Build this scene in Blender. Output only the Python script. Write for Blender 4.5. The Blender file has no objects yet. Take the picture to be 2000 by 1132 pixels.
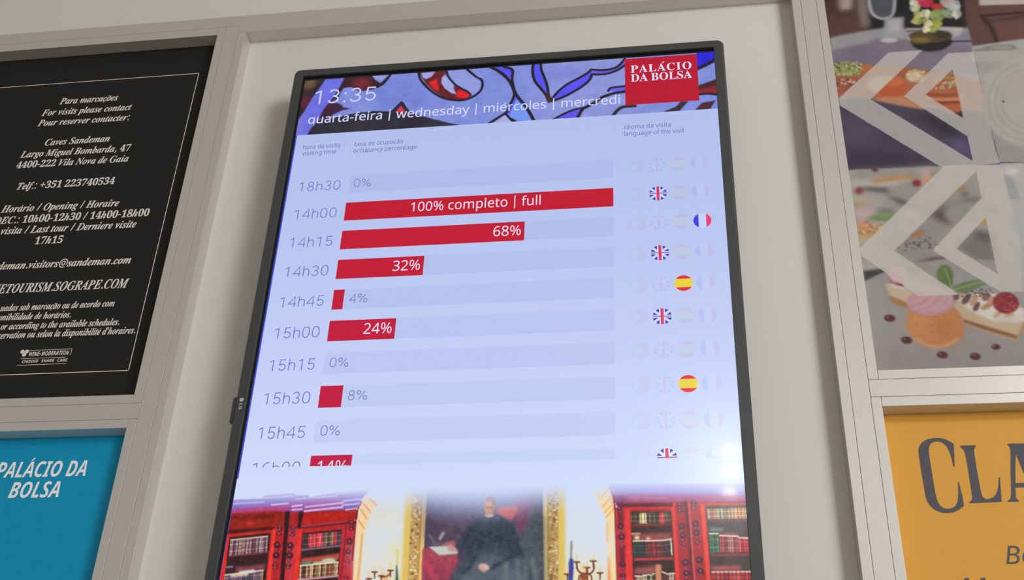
import bpy, bmesh, math, random
import numpy as np
from mathutils import Matrix, Vector

# ------------------------------------------------------------------ camera, world, light, exposure
SC = bpy.context.scene
COL = SC.collection
EYE = 1.6                       # camera height above the floor
DIST = 1.394                    # camera to the front of the screen's bezel (y = 0)
FOC = 2293.745                  # focal length in pixels of the 2000 px wide frame
PITCH, YAW, ROLL = 0.554995, -0.165885, 0.0442446
_cp, _sp, _cy, _sy = math.cos(PITCH), math.sin(PITCH), math.cos(YAW), math.sin(YAW)
FW = Vector((_sy*_cp, _cy*_cp, _sp))
_rt = Vector((_cy, -_sy, 0)); _up = _rt.cross(FW)
_c, _s = math.cos(ROLL), math.sin(ROLL)
RT = _c*_rt + _s*_up
UP = -_s*_rt + _c*_up
cam_data = bpy.data.cameras.new('camera')
cam = bpy.data.objects.new('camera', cam_data); COL.objects.link(cam)
m = Matrix((RT, UP, -FW)).transposed().to_4x4()
m.translation = Vector((0, -DIST, EYE))
cam.matrix_world = m
cam_data.sensor_width = 36; cam_data.lens = FOC/2000*36
cam_data.clip_start = 0.02
SC.camera = cam

SC.view_settings.view_transform = 'Standard'
SC.view_settings.look = 'None'
SC.view_settings.exposure = 0.0
SC.view_settings.gamma = 1.0
SC.view_settings.use_curve_mapping = False

world = bpy.data.worlds.new('world'); SC.world = world
world.use_nodes = True
bg = world.node_tree.nodes['Background']
bg.inputs['Color'].default_value = (1.0, 0.935, 0.86, 1)
bg.inputs['Strength'].default_value = 0.31

def area(name, loc, target, sx, sy, power, color):
    l = bpy.data.lights.new(name, 'AREA'); l.shape = 'RECTANGLE'; l.size = sx; l.size_y = sy
    l.energy = power; l.color = color
    o = bpy.data.objects.new(name, l); COL.objects.link(o)
    o.location = loc
    o.rotation_euler = (Vector(target) - Vector(loc)).to_track_quat('-Z', 'Y').to_euler()
    return o
# daylight from the glazed entrance on the right of the hall
area('entrance_daylight', (4.3, -4.9, 2.8), (-0.3, 0.07, 2.35), 2.0, 1.5, 134, (1.0, 0.995, 0.985))
# a bright ceiling fitting to the right of the screen
area('ceiling_panel_light', (1.95, -2.35, 3.42), (-0.25, 0.07, 2.3), 0.55, 0.4, 19, (1.0, 0.99, 0.97))

# ------------------------------------------------------------------ helpers
def at(px, py, y=0.0):
    """point of the plane at depth y that is seen at a pixel of the 2000 x 1132 frame (x, z above the camera)"""
    px = np.asarray(px, float); py = np.asarray(py, float)
    a = (px-1000)/FOC; b = -(py-566)/FOC
    d = [RT[i]*a + UP[i]*b + FW[i] for i in range(3)]
    t = (DIST+y)/d[1]
    return d[0]*t, d[2]*t

def lin(c):
    c = np.asarray(c, float)/255.0
    return np.where(c <= 0.04045, c/12.92, ((c+0.055)/1.055)**2.4)

def thing(name, label, cat, loc=(0, 0, 0), group=None):
    o = bpy.data.objects.new(name, None); COL.objects.link(o)
    o.location = loc; o.empty_display_size = 0.05
    o['label'] = label; o['category'] = cat
    if group: o['group'] = group
    return o
def root_loc(p):
    v = Vector((0, 0, 0))
    while p is not None:
        v += Vector(p.location); p = p.parent
    return v
def obj(name, mesh, mat, parent=None, label=None):
    """links a mesh given in (x, y, z above the camera height) as one object"""
    off = Vector((0, 0, EYE)) - root_loc(parent)
    mesh.transform(Matrix.Translation(off))
    mesh.materials.clear(); mesh.materials.append(mat)
    mesh.name = name
    o = bpy.data.objects.new(name, mesh); COL.objects.link(o)
    o.parent = parent
    if label: o['label'] = label
    return o
def structure(name, mesh, mat):
    o = obj(name, mesh, mat); o['kind'] = 'structure'; return o

def bm_box(bm, x0, x1, y0, y1, z0, z1):
    vs = [bm.verts.new((x, y, z)) for x in (x0, x1) for y in (y0, y1) for z in (z0, z1)]
    F = [(0, 1, 3, 2), (4, 6, 7, 5), (0, 4, 5, 1), (2, 3, 7, 6), (0, 2, 6, 4), (1, 5, 7, 3)]
    return [bm.faces.new([vs[i] for i in f]) for f in F]
def box(x0, x1, y0, y1, z0, z1, bevel=0.0, seg=2):
    bm = bmesh.new(); bm_box(bm, x0, x1, y0, y1, z0, z1)
    bmesh.ops.recalc_face_normals(bm, faces=bm.faces)
    if bevel:
        bmesh.ops.bevel(bm, geom=list(bm.edges), offset=bevel, segments=seg, affect='EDGES', profile=0.5)
    return fin(bm)
def fin(bm, smooth=False):
    me = bpy.data.meshes.new('m'); bm.to_mesh(me); bm.free()
    if smooth: me.polygons.foreach_set('use_smooth', [True]*len(me.polygons))
    return me
def rounded(x0, x1, z0, z1, r, n=6):
    pts = []
    for cx, cz, a0 in ((x1-r, z1-r, 0), (x0+r, z1-r, 90), (x0+r, z0+r, 180), (x1-r, z0+r, 270)):
        for k in range(n+1):
            a = math.radians(a0+90*k/n); pts.append((cx+r*math.cos(a), cz+r*math.sin(a)))
    return pts
def loft(rings, cap=False):
    bm = bmesh.new(); L = []
    for ring in rings: L.append([bm.verts.new(p) for p in ring])
    for a, b in zip(L[:-1], L[1:]):
        n = len(a)
        for i in range(n): bm.faces.new((a[i], a[(i+1) % n], b[(i+1) % n], b[i]))
    if cap: bm.faces.new(L[-1]); bm.faces.new(L[0])
    bmesh.ops.recalc_face_normals(bm, faces=bm.faces)
    return fin(bm)

def set_col(mesh, colors):
    """colors: one sRGB triple, or one per vertex (already linear when an array)"""
    at_ = mesh.color_attributes.new('col', 'FLOAT_COLOR', 'POINT')
    n = len(mesh.vertices)
    c = np.ones((n, 4), np.float32)
    c[:, :3] = lin(colors) if not isinstance(colors, np.ndarray) else colors
    at_.data.foreach_set('color', c.ravel())
def flat(polys, y, colors):
    """flat printed shapes: polys of (x, z); one colour, or one colour per poly"""
    vs, fs, cs = [], [], []
    for i, p in enumerate(polys):
        b = len(vs); vs += [(x, y, z) for x, z in p]; fs.append(range(b, b+len(p)))
        cc = colors[i] if isinstance(colors, list) else colors
        cs += [lin(cc)]*len(p)
    me = bpy.data.meshes.new('m'); me.from_pydata(vs, [], [list(f) for f in fs])
    face_out(me)
    set_col(me, np.array(cs))
    return me
def face_out(me):
    bm = bmesh.new(); bm.from_mesh(me)
    bm.normal_update()
    for f in bm.faces:
        if f.normal.y > 0: f.normal_flip()
    bm.to_mesh(me); bm.free()

# ------------------------------------------------------------------ materials
def new_mat(name):
    mt = bpy.data.materials.new(name); mt.use_nodes = True
    return mt, mt.node_tree, mt.node_tree.nodes['Principled BSDF']
def surface(name, rgb, rough=0.6, metal=0.0, spec=0.5, noise=0.0, scale=30, bump=0.0, stretch=(1, 1, 1)):
    mt, nt, b = new_mat(name)
    b.inputs['Roughness'].default_value = rough; b.inputs['Metallic'].default_value = metal
    b.inputs['Specular IOR Level'].default_value = spec
    tc = nt.nodes.new('ShaderNodeTexCoord'); mp = nt.nodes.new('ShaderNodeMapping')
    mp.inputs['Scale'].default_value = stretch
    nz = nt.nodes.new('ShaderNodeTexNoise'); nz.inputs['Scale'].default_value = scale; nz.inputs['Detail'].default_value = 4
    nt.links.new(tc.outputs['Object'], mp.inputs['Vector']); nt.links.new(mp.outputs['Vector'], nz.inputs['Vector'])
    mx = nt.nodes.new('ShaderNodeMix'); mx.data_type = 'RGBA'
    c = np.asarray(rgb, float)
    mx.inputs['A'].default_value = (*(c*(1-noise)), 1); mx.inputs['B'].default_value = (*np.minimum(c*(1+noise), 1), 1)
    nt.links.new(nz.outputs['Fac'], mx.inputs['Factor']); nt.links.new(mx.outputs['Result'], b.inputs['Base Color'])
    if bump:
        bp = nt.nodes.new('ShaderNodeBump'); bp.inputs['Strength'].default_value = bump; bp.inputs['Distance'].default_value = 0.001
        nt.links.new(nz.outputs['Fac'], bp.inputs['Height']); nt.links.new(bp.outputs['Normal'], b.inputs['Normal'])
    return mt
def attr_mat(name, emit, rough, spec=0.5, coat=0.0, coat_rough=0.05, gain=1.0):
    mt, nt, b = new_mat(name)
    a = nt.nodes.new('ShaderNodeAttribute'); a.attribute_name = 'col'
    b.inputs['Roughness'].default_value = rough; b.inputs['Specular IOR Level'].default_value = spec
    b.inputs['Coat Weight'].default_value = coat; b.inputs['Coat Roughness'].default_value = coat_rough
    if emit:
        b.inputs['Base Color'].default_value = (0, 0, 0, 1)
        nt.links.new(a.outputs['Color'], b.inputs['Emission Color']); b.inputs['Emission Strength'].default_value = gain
    else:
        mu = nt.nodes.new('ShaderNodeVectorMath'); mu.operation = 'SCALE'; mu.inputs['Scale'].default_value = gain
        nt.links.new(a.outputs['Color'], mu.inputs[0]); nt.links.new(mu.outputs['Vector'], b.inputs['Base Color'])
    return mt
M_WALL = surface('white_wall_paint', (0.76, 0.745, 0.725), 0.55, spec=0.3, noise=0.015, scale=6, bump=0.02)
M_ALU = surface('anodised_aluminium', (0.69, 0.67, 0.635), 0.38, metal=0.42, noise=0.02, scale=60, stretch=(1, 1, 1))
M_CEIL = surface('ceiling_paint', (0.72, 0.70, 0.67), 0.8, noise=0.01, scale=5)
M_FLOOR = surface('stone_floor', (0.42, 0.38, 0.33), 0.4, noise=0.12, scale=8)
M_BEZEL = surface('charcoal_plastic', (0.055, 0.059, 0.060), 0.40, spec=0.6, noise=0.15, scale=900, bump=0.05)
M_BEZEL_IN = surface('black_plastic', (0.012, 0.012, 0.013), 0.5, noise=0.05, scale=200)
M_SCREEN = attr_mat('screen_pixels', True, 0.21, 0.62, 0.06, 0.05)
M_PRINT = attr_mat('poster_print', False, 0.5, 0.2, gain=1.45)
M_LAMP, _nt, _b = new_mat('lamp_diffuser')
_b.inputs['Emission Color'].default_value = (1, 0.99, 0.97, 1); _b.inputs['Emission Strength'].default_value = 380
_b.inputs['Base Color'].default_value = (0.8, 0.8, 0.8, 1)
M_WHITE = surface('white_lamp_housing', (0.8, 0.8, 0.78), 0.4, noise=0.01)

# ------------------------------------------------------------------ the hall
WALL = 0.070; FRONT = 0.042; SHEET = 0.068
structure('wall_back', box(-3.0, 3.0, WALL, WALL+0.12, -EYE, 2.0), M_WALL)
structure('floor', box(-3.0, 3.0, -5.5, WALL+0.12, -EYE-0.1, -EYE), M_FLOOR)
structure('ceiling', box(-3.0, 3.0, -5.5, WALL+0.12, 2.0, 2.1), M_CEIL)

# ------------------------------------------------------------------ aluminium framework
fr = thing('display_frame', 'beige-grey aluminium framework on the white wall holding the posters around the screen', 'frame', (0, 0.056, 0))
XL = (-1.4133, -1.3995, -1.3747, -1.3609); XA = (-0.7914, -0.7775, -0.7527, -0.7385)
XB = (0.2050, 0.2188, 0.2435, 0.2569); XR = (0.8264, 0.8402, 0.8650, 0.8788)
ZT = 1.507; ZS = 1.482; ZG = 1.464; ZN = 1.4663
ZM = (0.7520, 0.7381, 0.7124, 0.6983)
ZB = (0.0400, 0.0260, 0.0004, -0.0137)
G = 0.0002; BV = 0.0005
def alu(name, x0, x1, z0, z1, y0=FRONT, y1=WALL, bv=BV):
    return obj(name, box(x0+G, x1-G, y0, y1, z0+G, z1-G, bv), M_ALU, fr)
alu('rail', XL[0], XR[3], ZS, ZT)                                   # the rail along the top
for X in (XL, XA, XB, XR):
    alu('post', X[1], X[2], -EYE+G, ZS)
for x0, x1 in ((XL[3]-0.0138, XA[1]), (XB[2], XR[1])):
    alu('rail', x0, x1, ZM[2], ZM[1]); alu('rail', x0, x1, ZB[2], ZB[1])
for a, b, c, d in ((XL[2], XL[3], XA[0], XA[1]), (XB[2], XB[3], XR[0], XR[1])):
    for zt, zg, zh, zl in ((ZS, ZG, ZM[0], ZM[1]), (ZM[2], ZM[3], ZB[0], ZB[1])):
        alu('glazing_bead', a, b, zl, zt, y1=SHEET-.0006); alu('glazing_bead', c, d, zl, zt, y1=SHEET-.0006)
        alu('glazing_bead', b, c, zg, zt, y1=SHEET-.0006); alu('glazing_bead', b, c, zl, zh, y1=SHEET-.0006)
alu('glazing_bead', XA[2], XA[3], -EYE+G, ZN); alu('glazing_bead', XB[0], XB[1], -EYE+G, ZN)
alu('glazing_bead', XA[2], XB[1], ZN, ZS+0.0004)

# ------------------------------------------------------------------ fonts and lettering
FONTS = {}
def font():
    if not FONTS:
        try:
            FONTS[0] = bpy.data.fonts.load(bpy.utils.system_resource('DATAFILES') + '/fonts/NotoSansMath-Regular.woff2')
        except Exception:
            FONTS[0] = bpy.data.fonts.load('<builtin>')
    return FONTS[0]
# where each style of letter sits in the font: capitals, small letters, digits
STYLE = {'serif': (0x1D400, 0x1D41A, 0x1D7CE), 'serif_italic': (0x1D468, 0x1D482, 0x1D7CE),
         'sans_bold': (0x1D5D4, 0x1D5EE, 0x1D7EC), 'sans_italic': (0x1D608, 0x1D622, 0x1D7E2), 'sans_bold_italic': (0x1D63C, 0x1D656, 0x1D7EC)}
def styled(ch, kind):
    if kind == 'sans': return ch
    A_, a_, n_ = STYLE[kind]
    if 'A' <= ch <= 'Z': return chr(A_ + ord(ch) - 65)
    if 'a' <= ch <= 'z': return chr(a_ + ord(ch) - 97)
    if '0' <= ch <= '9': return chr(n_ + ord(ch) - 48)
    return ch
ACC = {'á': 'a´', 'é': 'e´', 'í': 'i´', 'ã': 'a~', 'õ': 'o~', 'ç': 'c,', 'Á': 'A´', 'Ú': 'U´'}
def glyph_mesh(s, weight, spacing):
    cu = bpy.data.curves.new('t', 'FONT'); cu.font = font(); cu.body = s; cu.size = 1.0
    cu.offset = weight; cu.resolution_u = 4; cu.fill_mode = 'FRONT'; cu.space_character = spacing
    o = bpy.data.objects.new('t', cu); COL.objects.link(o)
    bpy.context.view_layer.update()
    dg = bpy.context.evaluated_depsgraph_get()
    me = bpy.data.meshes.new_from_object(o.evaluated_get(dg))
    bpy.data.objects.remove(o); bpy.data.curves.remove(cu)
    return me
def extent(me):
    n = len(me.vertices)
    if n == 0: return 0, 0, 0, 0
    co = np.empty(n*3); me.vertices.foreach_get('co', co); co = co.reshape(-1, 3)
    return co[:, 0].min(), co[:, 0].max(), co[:, 1].min(), co[:, 1].max()
CAPH = {}
def lettering(s, kind='sans', weight=0.0, spacing=1.0, shear=0.0, skip=0):
    """one line of text as a mesh in the plane, cap height 1, first shown character starting at 0; returns mesh, width"""
    base, marks = '', []
    for ch in s:
        if ch in ACC:
            marks.append((len(base), ACC[ch][1])); base += ACC[ch][0]
        else: base += ch
    enc = [styled(c, kind) for c in base]
    if kind not in CAPH: CAPH[kind] = extent(glyph_mesh(styled('H', kind), 0, 1))[3]
    hc = CAPH[kind]
    me = glyph_mesh(''.join(enc), weight, spacing)
    bm = bmesh.new(); bm.from_mesh(me)
    full_end = extent(me)[1]
    for i, mk in marks:
        xr = extent(glyph_mesh(''.join(enc[:i+1]), weight, spacing))[1]
        g = extent(glyph_mesh(enc[i], weight, spacing)); w = g[1]-g[0]; xl = xr-w; top = g[3]; h = 0.2*hc
        if mk == '´': P = [(xl+0.55*w, top+0.25*h), (xl+0.72*w, top+0.25*h), (xl+0.72*w+0.9*h, top+1.3*h), (xl+0.72*w+0.25*h, top+1.3*h)]; PP = [P]
        elif mk == '~':
            n = 8; up = []; dn = []
            for k in range(n+1):
                t = k/n; x = xl+0.15*w+0.9*w*t; z = top+0.55*h+0.28*h*math.sin(t*2*math.pi)
                up.append((x, z+0.24*h)); dn.append((x, z-0.2*h))
            PP = [[up[k], up[k+1], dn[k+1], dn[k]] for k in range(n)]
        else: P = [(xl+0.4*w, 0.0), (xl+0.6*w, 0.0), (xl+0.52*w, -0.9*h), (xl+0.2*w, -1.1*h), (xl+0.2*w, -0.8*h), (xl+0.38*w, -0.7*h)]; PP = [P]
        for P in PP: bm.faces.new([bm.verts.new((x, z, 0)) for x, z in P])
    x0 = extent(me)[0]
    if skip:
        x0 = full_end - (lambda e: e[1]-e[0])(extent(glyph_mesh(''.join(enc[skip:]), weight, spacing)))
    for v in bm.verts:
        v.co.x = (v.co.x-x0)/hc; v.co.y /= hc; v.co.x += shear*v.co.y
    bm.to_mesh(me); bm.free()
    return me, (full_end-x0)/hc
def text(name, s, x0, x1, zb, cap, y, mat, color, parent, clip=None, rot=None, label=None, **kw):
    """prints s from x0 to x1 on baseline zb at depth y"""
    me, w = lettering(s, **kw)
    sx = (x1-x0)/w
    n = len(me.vertices)
    co = np.empty(n*3); me.vertices.foreach_get('co', co); co = co.reshape(-1, 3)
    out = np.stack([x0+co[:, 0]*sx, np.full(n, y), zb+co[:, 1]*cap], -1)
    me.vertices.foreach_set('co', out.ravel()); me.update()
    if clip is not None:
        bm = bmesh.new(); bm.from_mesh(me)
        bmesh.ops.bisect_plane(bm, geom=list(bm.verts)+list(bm.edges)+list(bm.faces), plane_co=(0, 0, clip), plane_no=(0, 0, -1), clear_outer=True)
        bm.to_mesh(me); bm.free()
    face_out(me)
    set_col(me, color)
    return obj(name, me, mat, parent, label)

# ------------------------------------------------------------------ pictures: soft shapes laid over each other, kept as colours of a fine grid
class Canvas:
    def __init__(s, x0, x1, z0, z1, y, res, base):
        s.x0, s.x1, s.z0, s.z1, s.y, s.res = x0, x1, z0, z1, y, res
        s.w = int(round((x1-x0)/res))+1; s.h = int(round((z1-z0)/res))+1
        s.img = np.empty((s.h, s.w, 3)); s.img[:] = base
        s.rng = np.random.default_rng(7)
    def xy(s, P, t):
        P = np.asarray(P, float)
        if t is not None:
            X, Z = at(t[0]+P[:, 0]/t[2], t[1]+P[:, 1]/t[2], s.y)
        else: X, Z = P[:, 0], P[:, 1]
        return np.stack([(X-s.x0)/s.res, (s.z1-Z)/s.res], -1)
    def _bbox(s, q, pad):
        a = np.floor(q.min(0)-pad).astype(int); b = np.ceil(q.max(0)+pad).astype(int)+1
        a = np.clip(a, 0, (s.w, s.h)); b = np.clip(b, 0, (s.w, s.h))
        return a[0], b[0], a[1], b[1]
    def _blend(s, m, box_, color, alpha):
        xa, xb, ya, yb = box_
        m = (m*alpha)[..., None]
        s.img[ya:yb, xa:xb] = s.img[ya:yb, xa:xb]*(1-m) + np.asarray(color, float)*m
    @staticmethod
    def _blur(m, sg):
        if sg < 0.3: return m
        r = int(math.ceil(2.5*sg)); k = np.exp(-0.5*(np.arange(-r, r+1)/sg)**2); k /= k.sum()
        p = np.pad(m, ((r, r), (r, r)), mode='edge')
        p = sum(k[i]*p[:, i:i+m.shape[1]] for i in range(2*r+1))
        return sum(k[i]*p[i:i+m.shape[0]] for i in range(2*r+1))
    @staticmethod
    def _smooth(q, closed=True, n=6):
        out = []; N = len(q)
        rngs = range(N) if closed else range(N-1)
        for i in rngs:
            if closed: p0, p1, p2, p3 = q[i-1], q[i], q[(i+1) % N], q[(i+2) % N]
            else: p0, p1, p2, p3 = q[max(i-1, 0)], q[i], q[i+1], q[min(i+2, N-1)]
            for k in range(n):
                t = k/n
                out.append(0.5*((2*p1)+(p2-p0)*t+(2*p0-5*p1+4*p2-p3)*t*t+(3*p1-p0-3*p2+p3)*t**3))
        if not closed: out.append(q[-1])
        return np.array(out)
    def poly(s, P, color, t, blur=0.0, alpha=1.0, smooth=False, hole=None):
        q = s.xy(P, t)
        if smooth: q = s._smooth(q)
        bx = s._bbox(q, 3*blur+2); xa, xb, ya, yb = bx
        if xb <= xa or yb <= ya: return
        acc = np.zeros((yb-ya, xb-xa))
        for ox, oy in ((-.25, -.25), (.25, -.25), (-.25, .25), (.25, .25)):
            X = (np.arange(xa, xb)+ox)[None, :]; Y = (np.arange(ya, yb)+oy)[:, None]
            ins = np.zeros(acc.shape, bool)
            for qq in [q]+([s.xy(hole, t)] if hole else []):
                for (ax, ay), (bx_, by) in zip(qq, np.roll(qq, -1, 0)):
                    if ay == by: continue
                    c = (ay > Y) != (by > Y)
                    ins ^= c & (X < (bx_-ax)*(Y-ay)/(by-ay)+ax)
            acc += ins
        s._blend(s._blur(acc/4, blur), bx, color, alpha)
    def line(s, P, width, color, t, blur=0.0, alpha=1.0, smooth=True):
        """width in canvas cells"""
        q = s.xy(P, t)
        if smooth and len(q) > 2: q = s._smooth(q, False)
        bx = s._bbox(q, width+3*blur+2); xa, xb, ya, yb = bx
        if xb <= xa or yb <= ya: return
        X = np.arange(xa, xb)[None, :]; Y = np.arange(ya, yb)[:, None]
        d = np.full((yb-ya, xb-xa), 1e9)
        for (ax, ay), (cx, cy) in zip(q[:-1], q[1:]):
            L = (cx-ax)**2+(cy-ay)**2+1e-9
            u = np.clip(((X-ax)*(cx-ax)+(Y-ay)*(cy-ay))/L, 0, 1)
            d = np.minimum(d, np.hypot(X-ax-u*(cx-ax), Y-ay-u*(cy-ay)))
        s._blend(s._blur(np.clip(width/2-d+0.5, 0, 1), blur), bx, color, alpha)
    def oval(s, c, rx, ry, color, t, blur=0.0, alpha=1.0, rot=0.0):
        a = np.linspace(0, 2*np.pi, 28, endpoint=False); r = math.radians(rot)
        u, v = rx*np.cos(a), ry*np.sin(a)
        s.poly(np.stack([c[0]+u*math.cos(r)-v*math.sin(r), c[1]+u*math.sin(r)+v*math.cos(r)], -1), color, t, blur, alpha)
    def noise(s, amp, cell, box_=None):
        gh, gw = int(s.h/cell)+3, int(s.w/cell)+3
        g = s.rng.normal(0, 1, (gh, gw))
        yy = np.arange(s.h)/cell; xx = np.arange(s.w)/cell
        yi = yy.astype(int); xi = xx.astype(int); fy = (yy-yi)[:, None]; fx = (xx-xi)[None, :]
        n = g[yi][:, xi]*(1-fy)*(1-fx)+g[yi+1][:, xi]*fy*(1-fx)+g[yi][:, xi+1]*(1-fy)*fx+g[yi+1][:, xi+1]*fy*fx
        return n*amp
    def add_noise(s, amp, cell):
        s.img += s.noise(amp, cell)[..., None]
    def books(s, TL, TR, BR, BL, n, pal, t, cap=None, seed=1, gap=(35, 15, 18), jit=0.0):
        r = random.Random(seed)
        TL, TR, BR, BL = map(np.array, (TL, TR, BR, BL))
        s.poly([TL, TR, BR, BL], gap, t, 0.4)
        ws = [r.uniform(0.75, 1.25) for _ in range(n)]; T = sum(ws); u = 0
        for k in range(n):
            a, b = u/T, (u+ws[k]*0.86)/T; u += ws[k]
            h = r.uniform(0, jit)
            p0 = TL+(TR-TL)*a; p1 = TL+(TR-TL)*b; p2 = BL+(BR-BL)*b; p3 = BL+(BR-BL)*a
            p0 = p0+(p3-p0)*h; p1 = p1+(p2-p1)*h
            c = np.array(r.choice(pal), float)*r.uniform(0.85, 1.15)
            s.poly([p0, p1, p2, p3], c, t, 0.3)
            for v in (0.3, 0.72):
                q0 = p0+(p3-p0)*v; q1 = p1+(p2-p1)*v
                s.line([q0, q1], 1.0, np.minimum(c*1.5+35, 240), t, 0, 0.55, False)
            if cap: s.line([p0+(p1-p0)*.2, p1-(p1-p0)*.2], 2.2, cap, t, 0.3, 0.85, False)
    def mesh(s):
        X = s.x0+np.arange(s.w)*s.res; Z = s.z1-np.arange(s.h)*s.res
        XX, ZZ = np.meshgrid(X, Z)
        co = np.stack([XX, np.full_like(XX, s.y), ZZ], -1).reshape(-1, 3)
        i = (np.arange(s.h-1)[:, None]*s.w+np.arange(s.w-1)[None, :]).ravel()
        f = np.stack([i, i+s.w, i+s.w+1, i+1], -1)
        me = bpy.data.meshes.new('m'); nf = len(f)
        me.vertices.add(len(co)); me.vertices.foreach_set('co', co.ravel())
        me.loops.add(nf*4); me.loops.foreach_set('vertex_index', f.ravel().astype(np.int32))
        me.polygons.add(nf); me.polygons.foreach_set('loop_start', np.arange(nf, dtype=np.int32)*4)
        me.update(calc_edges=True); me.validate()
        set_col(me, lin(np.clip(s.img, 0, 255)).reshape(-1, 3))
        return me

# ------------------------------------------------------------------ the portrait screen
SX0, SX1, SZ0, SZ1 = -0.5960, 0.0705, 0.1190, 1.3045      # lit picture
SY = 0.0040                                               # depth of the panel behind the bezel's face
tv = thing('information_screen', 'tall portrait flat screen with black bezel showing tour times on the white wall', 'screen', (-0.26, 0.03, EYE+0.1))
BX0, BX1, BZ0, BZ1 = -0.6003, 0.0709, 0.1060, 1.3120      # inner edge of the bezel
def ring(o, y, r=0.0015):
    return [(x, y, z) for x, z in rounded(BX0-o, BX1+o, BZ0-o, BZ1+o, max(r+o*0.55, 0.0008))]
obj('bezel', loft([ring(0, .0055), ring(0, .0005), ring(.0005, 0), ring(.0128, 0), ring(.0133, .0003), ring(.0160, .0040), ring(.0160, .030), ring(.006, .031)]), M_BEZEL, tv)
obj('housing', box(BX0+.012, BX1-.012, .0300, .0520, BZ0+.012, BZ1-.012, .004), M_BEZEL_IN, tv)
obj('wall_mount', box(-0.42, -0.11, .0515, WALL, .45, .95, .002), M_BEZEL_IN, tv)
tab = obj('sensor_tab', box(-0.6222, -0.6120, .0035, .018, .6835, .7235, .0035, 3), M_BEZEL, tv)
# maker's mark on the left bezel: a disc and two letters turned to read downwards
M_MARK = attr_mat('bezel_print', False, 0.5, 0.3)
mk = [[(-0.6068+.0030*math.cos(a), .7160+.0030*math.sin(a)) for a in np.linspace(0, 2*math.pi, 24, endpoint=False)]]
lg = obj('maker_mark', flat(mk, -0.0002, (200, 200, 205)), M_MARK, tv, 'pale maker mark of a disc and two letters')
_me, _w = lettering('LG', 'sans_bold')
_co = np.empty(len(_me.vertices)*3); _me.vertices.foreach_get('co', _co); _co = _co.reshape(-1, 3)
_me.vertices.foreach_set('co', np.stack([-0.6088+_co[:, 1]*.0042, np.full(len(_co), -.0002), .7105-_co[:, 0]*.0095/_w], -1).ravel())
face_out(_me); set_col(_me, (205, 205, 210))
obj('maker_lettering', _me, M_MARK, lg)

HZ = 1.1888
# the lit panel: black border, then the white page
scr = obj('screen', flat([[(BX0-.002, BZ0-.002), (BX1+.002, BZ0-.002), (BX1+.002, BZ1+.002), (BX0-.002, BZ1+.002)]], SY+.0006, (8, 8, 12)), M_SCREEN, tv)
page = Canvas(SX0+.0022, SX1, SZ0, SZ1, SY+.0002, .006, (190, 205, 246))
_zz = np.linspace(0, 1, page.h)[:, None, None]; _xx = np.linspace(0, 1, page.w)[None, :, None]
_stops = [(0.0, (172, 188, 233)), (0.12, (176, 192, 236)), (0.30, (184, 198, 240)), (0.45, (194, 206, 246)), (0.62, (207, 221, 251)), (1.0, (207, 221, 251))]  # panel's viewing-angle falloff painted into the page colour, dimmer towards the top
for ch in range(3):
    page.img[:, :, ch] = np.interp(_zz[:, 0, 0], [a for a, _ in _stops], [b[ch] for _, b in _stops])[:, None]
obj('page_background', page.mesh(), M_SCREEN, scr)
obj('page_edge', flat([[(SX0, SZ0), (SX0+.0024, SZ0), (SX0+.0024, HZ), (SX0, HZ)]], SY+.0003, (62, 74, 206)), M_SCREEN, scr, 'bright blue rim along the left of the lit page')
E1 = SY-.0002; E2 = SY-.0004; E3 = SY-.0006

# --- header: a leaded stained-glass pattern
hd = Canvas(SX0, SX1, HZ, SZ1, E1, .0009, (124, 138, 216))
t1 = (560, 100, 6.289); t2 = (800, 90, 6.289); t3 = (1000, 90, 7.546); t5 = (1000, 80, 4.527)
hd.poly([(-100, 0), (700, 200), (700, 1200), (-100, 1200)], (112, 122, 214), t1, 8, 0.6)
hd.poly([(300, 100), (1900, 100), (1900, 1200), (300, 1200)], (140, 150, 214), t3, 20, 0.7)
hd.oval((1400, 550), 400, 200, (104, 122, 208), t1, 12, 0.5)
hd.oval((700, 420), 350, 120, (108, 118, 204), t3, 12, 0.5)
DK = (24, 18, 34)
hd.poly([(150, 250), (500, 300), (480, 345), (400, 460), (310, 580), (210, 750), (120, 880), (60, 1000)], (38, 26, 32), t1, 1)
hd.oval((240, 630), 90, 90, (92, 28, 46), t1, 5, 0.9)
hd.oval((285, 405), 85, 60, (112, 88, 66), t1, 4, 0.9, -20)
hd.poly([(480, 345), (490, 300), (740, 280), (725, 335), (640, 460), (540, 610), (430, 780), (330, 920), (240, 1060), (80, 1060), (120, 880), (210, 750), (310, 580), (400, 460)], (104, 108, 222), t1, 0.8)
hd.poly([(120, 880), (210, 750), (260, 760), (180, 1060), (80, 1060)], (120, 118, 214), t1, 3, 0.7)
hd.poly([(735, 280), (1040, 280), (1080, 345), (1150, 395), (1230, 320), (1290, 260), (1260, 330), (1200, 390), (1130, 432), (1050, 470), (900, 490), (800, 440), (700, 450), (650, 520), (640, 570), (520, 640), (560, 580), (640, 460)], (52, 22, 34), t1, 0.8)
hd.oval((930, 395), 110, 70, (122, 32, 44), t1, 5, 0.95)
hd.poly([(1045, 300), (1235, 280), (1190, 340), (1150, 362), (1100, 350)], (146, 148, 222), t1, 0.8)
hd.line([(1110, 440), (1190, 395), (1230, 340), (1280, 280)], 4.5, DK, t1, 0.5)
hd.poly([(510, 640), (600, 630), (660, 650), (700, 690), (795, 705), (690, 722), (580, 770), (500, 830), (390, 830), (450, 720)], (56, 24, 48), t1, 0.8)
hd.poly([(230, 1060), (310, 930), (400, 840), (520, 830), (620, 800), (760, 775), (900, 750), (1100, 738), (1260, 752), (1310, 720), (1410, 620), (1440, 640), (1490, 735), (1590, 770), (1761, 822), (1900, 880), (2110, 1030), (2110, 1100)], (40, 36, 52), t1, 0.8)
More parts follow.
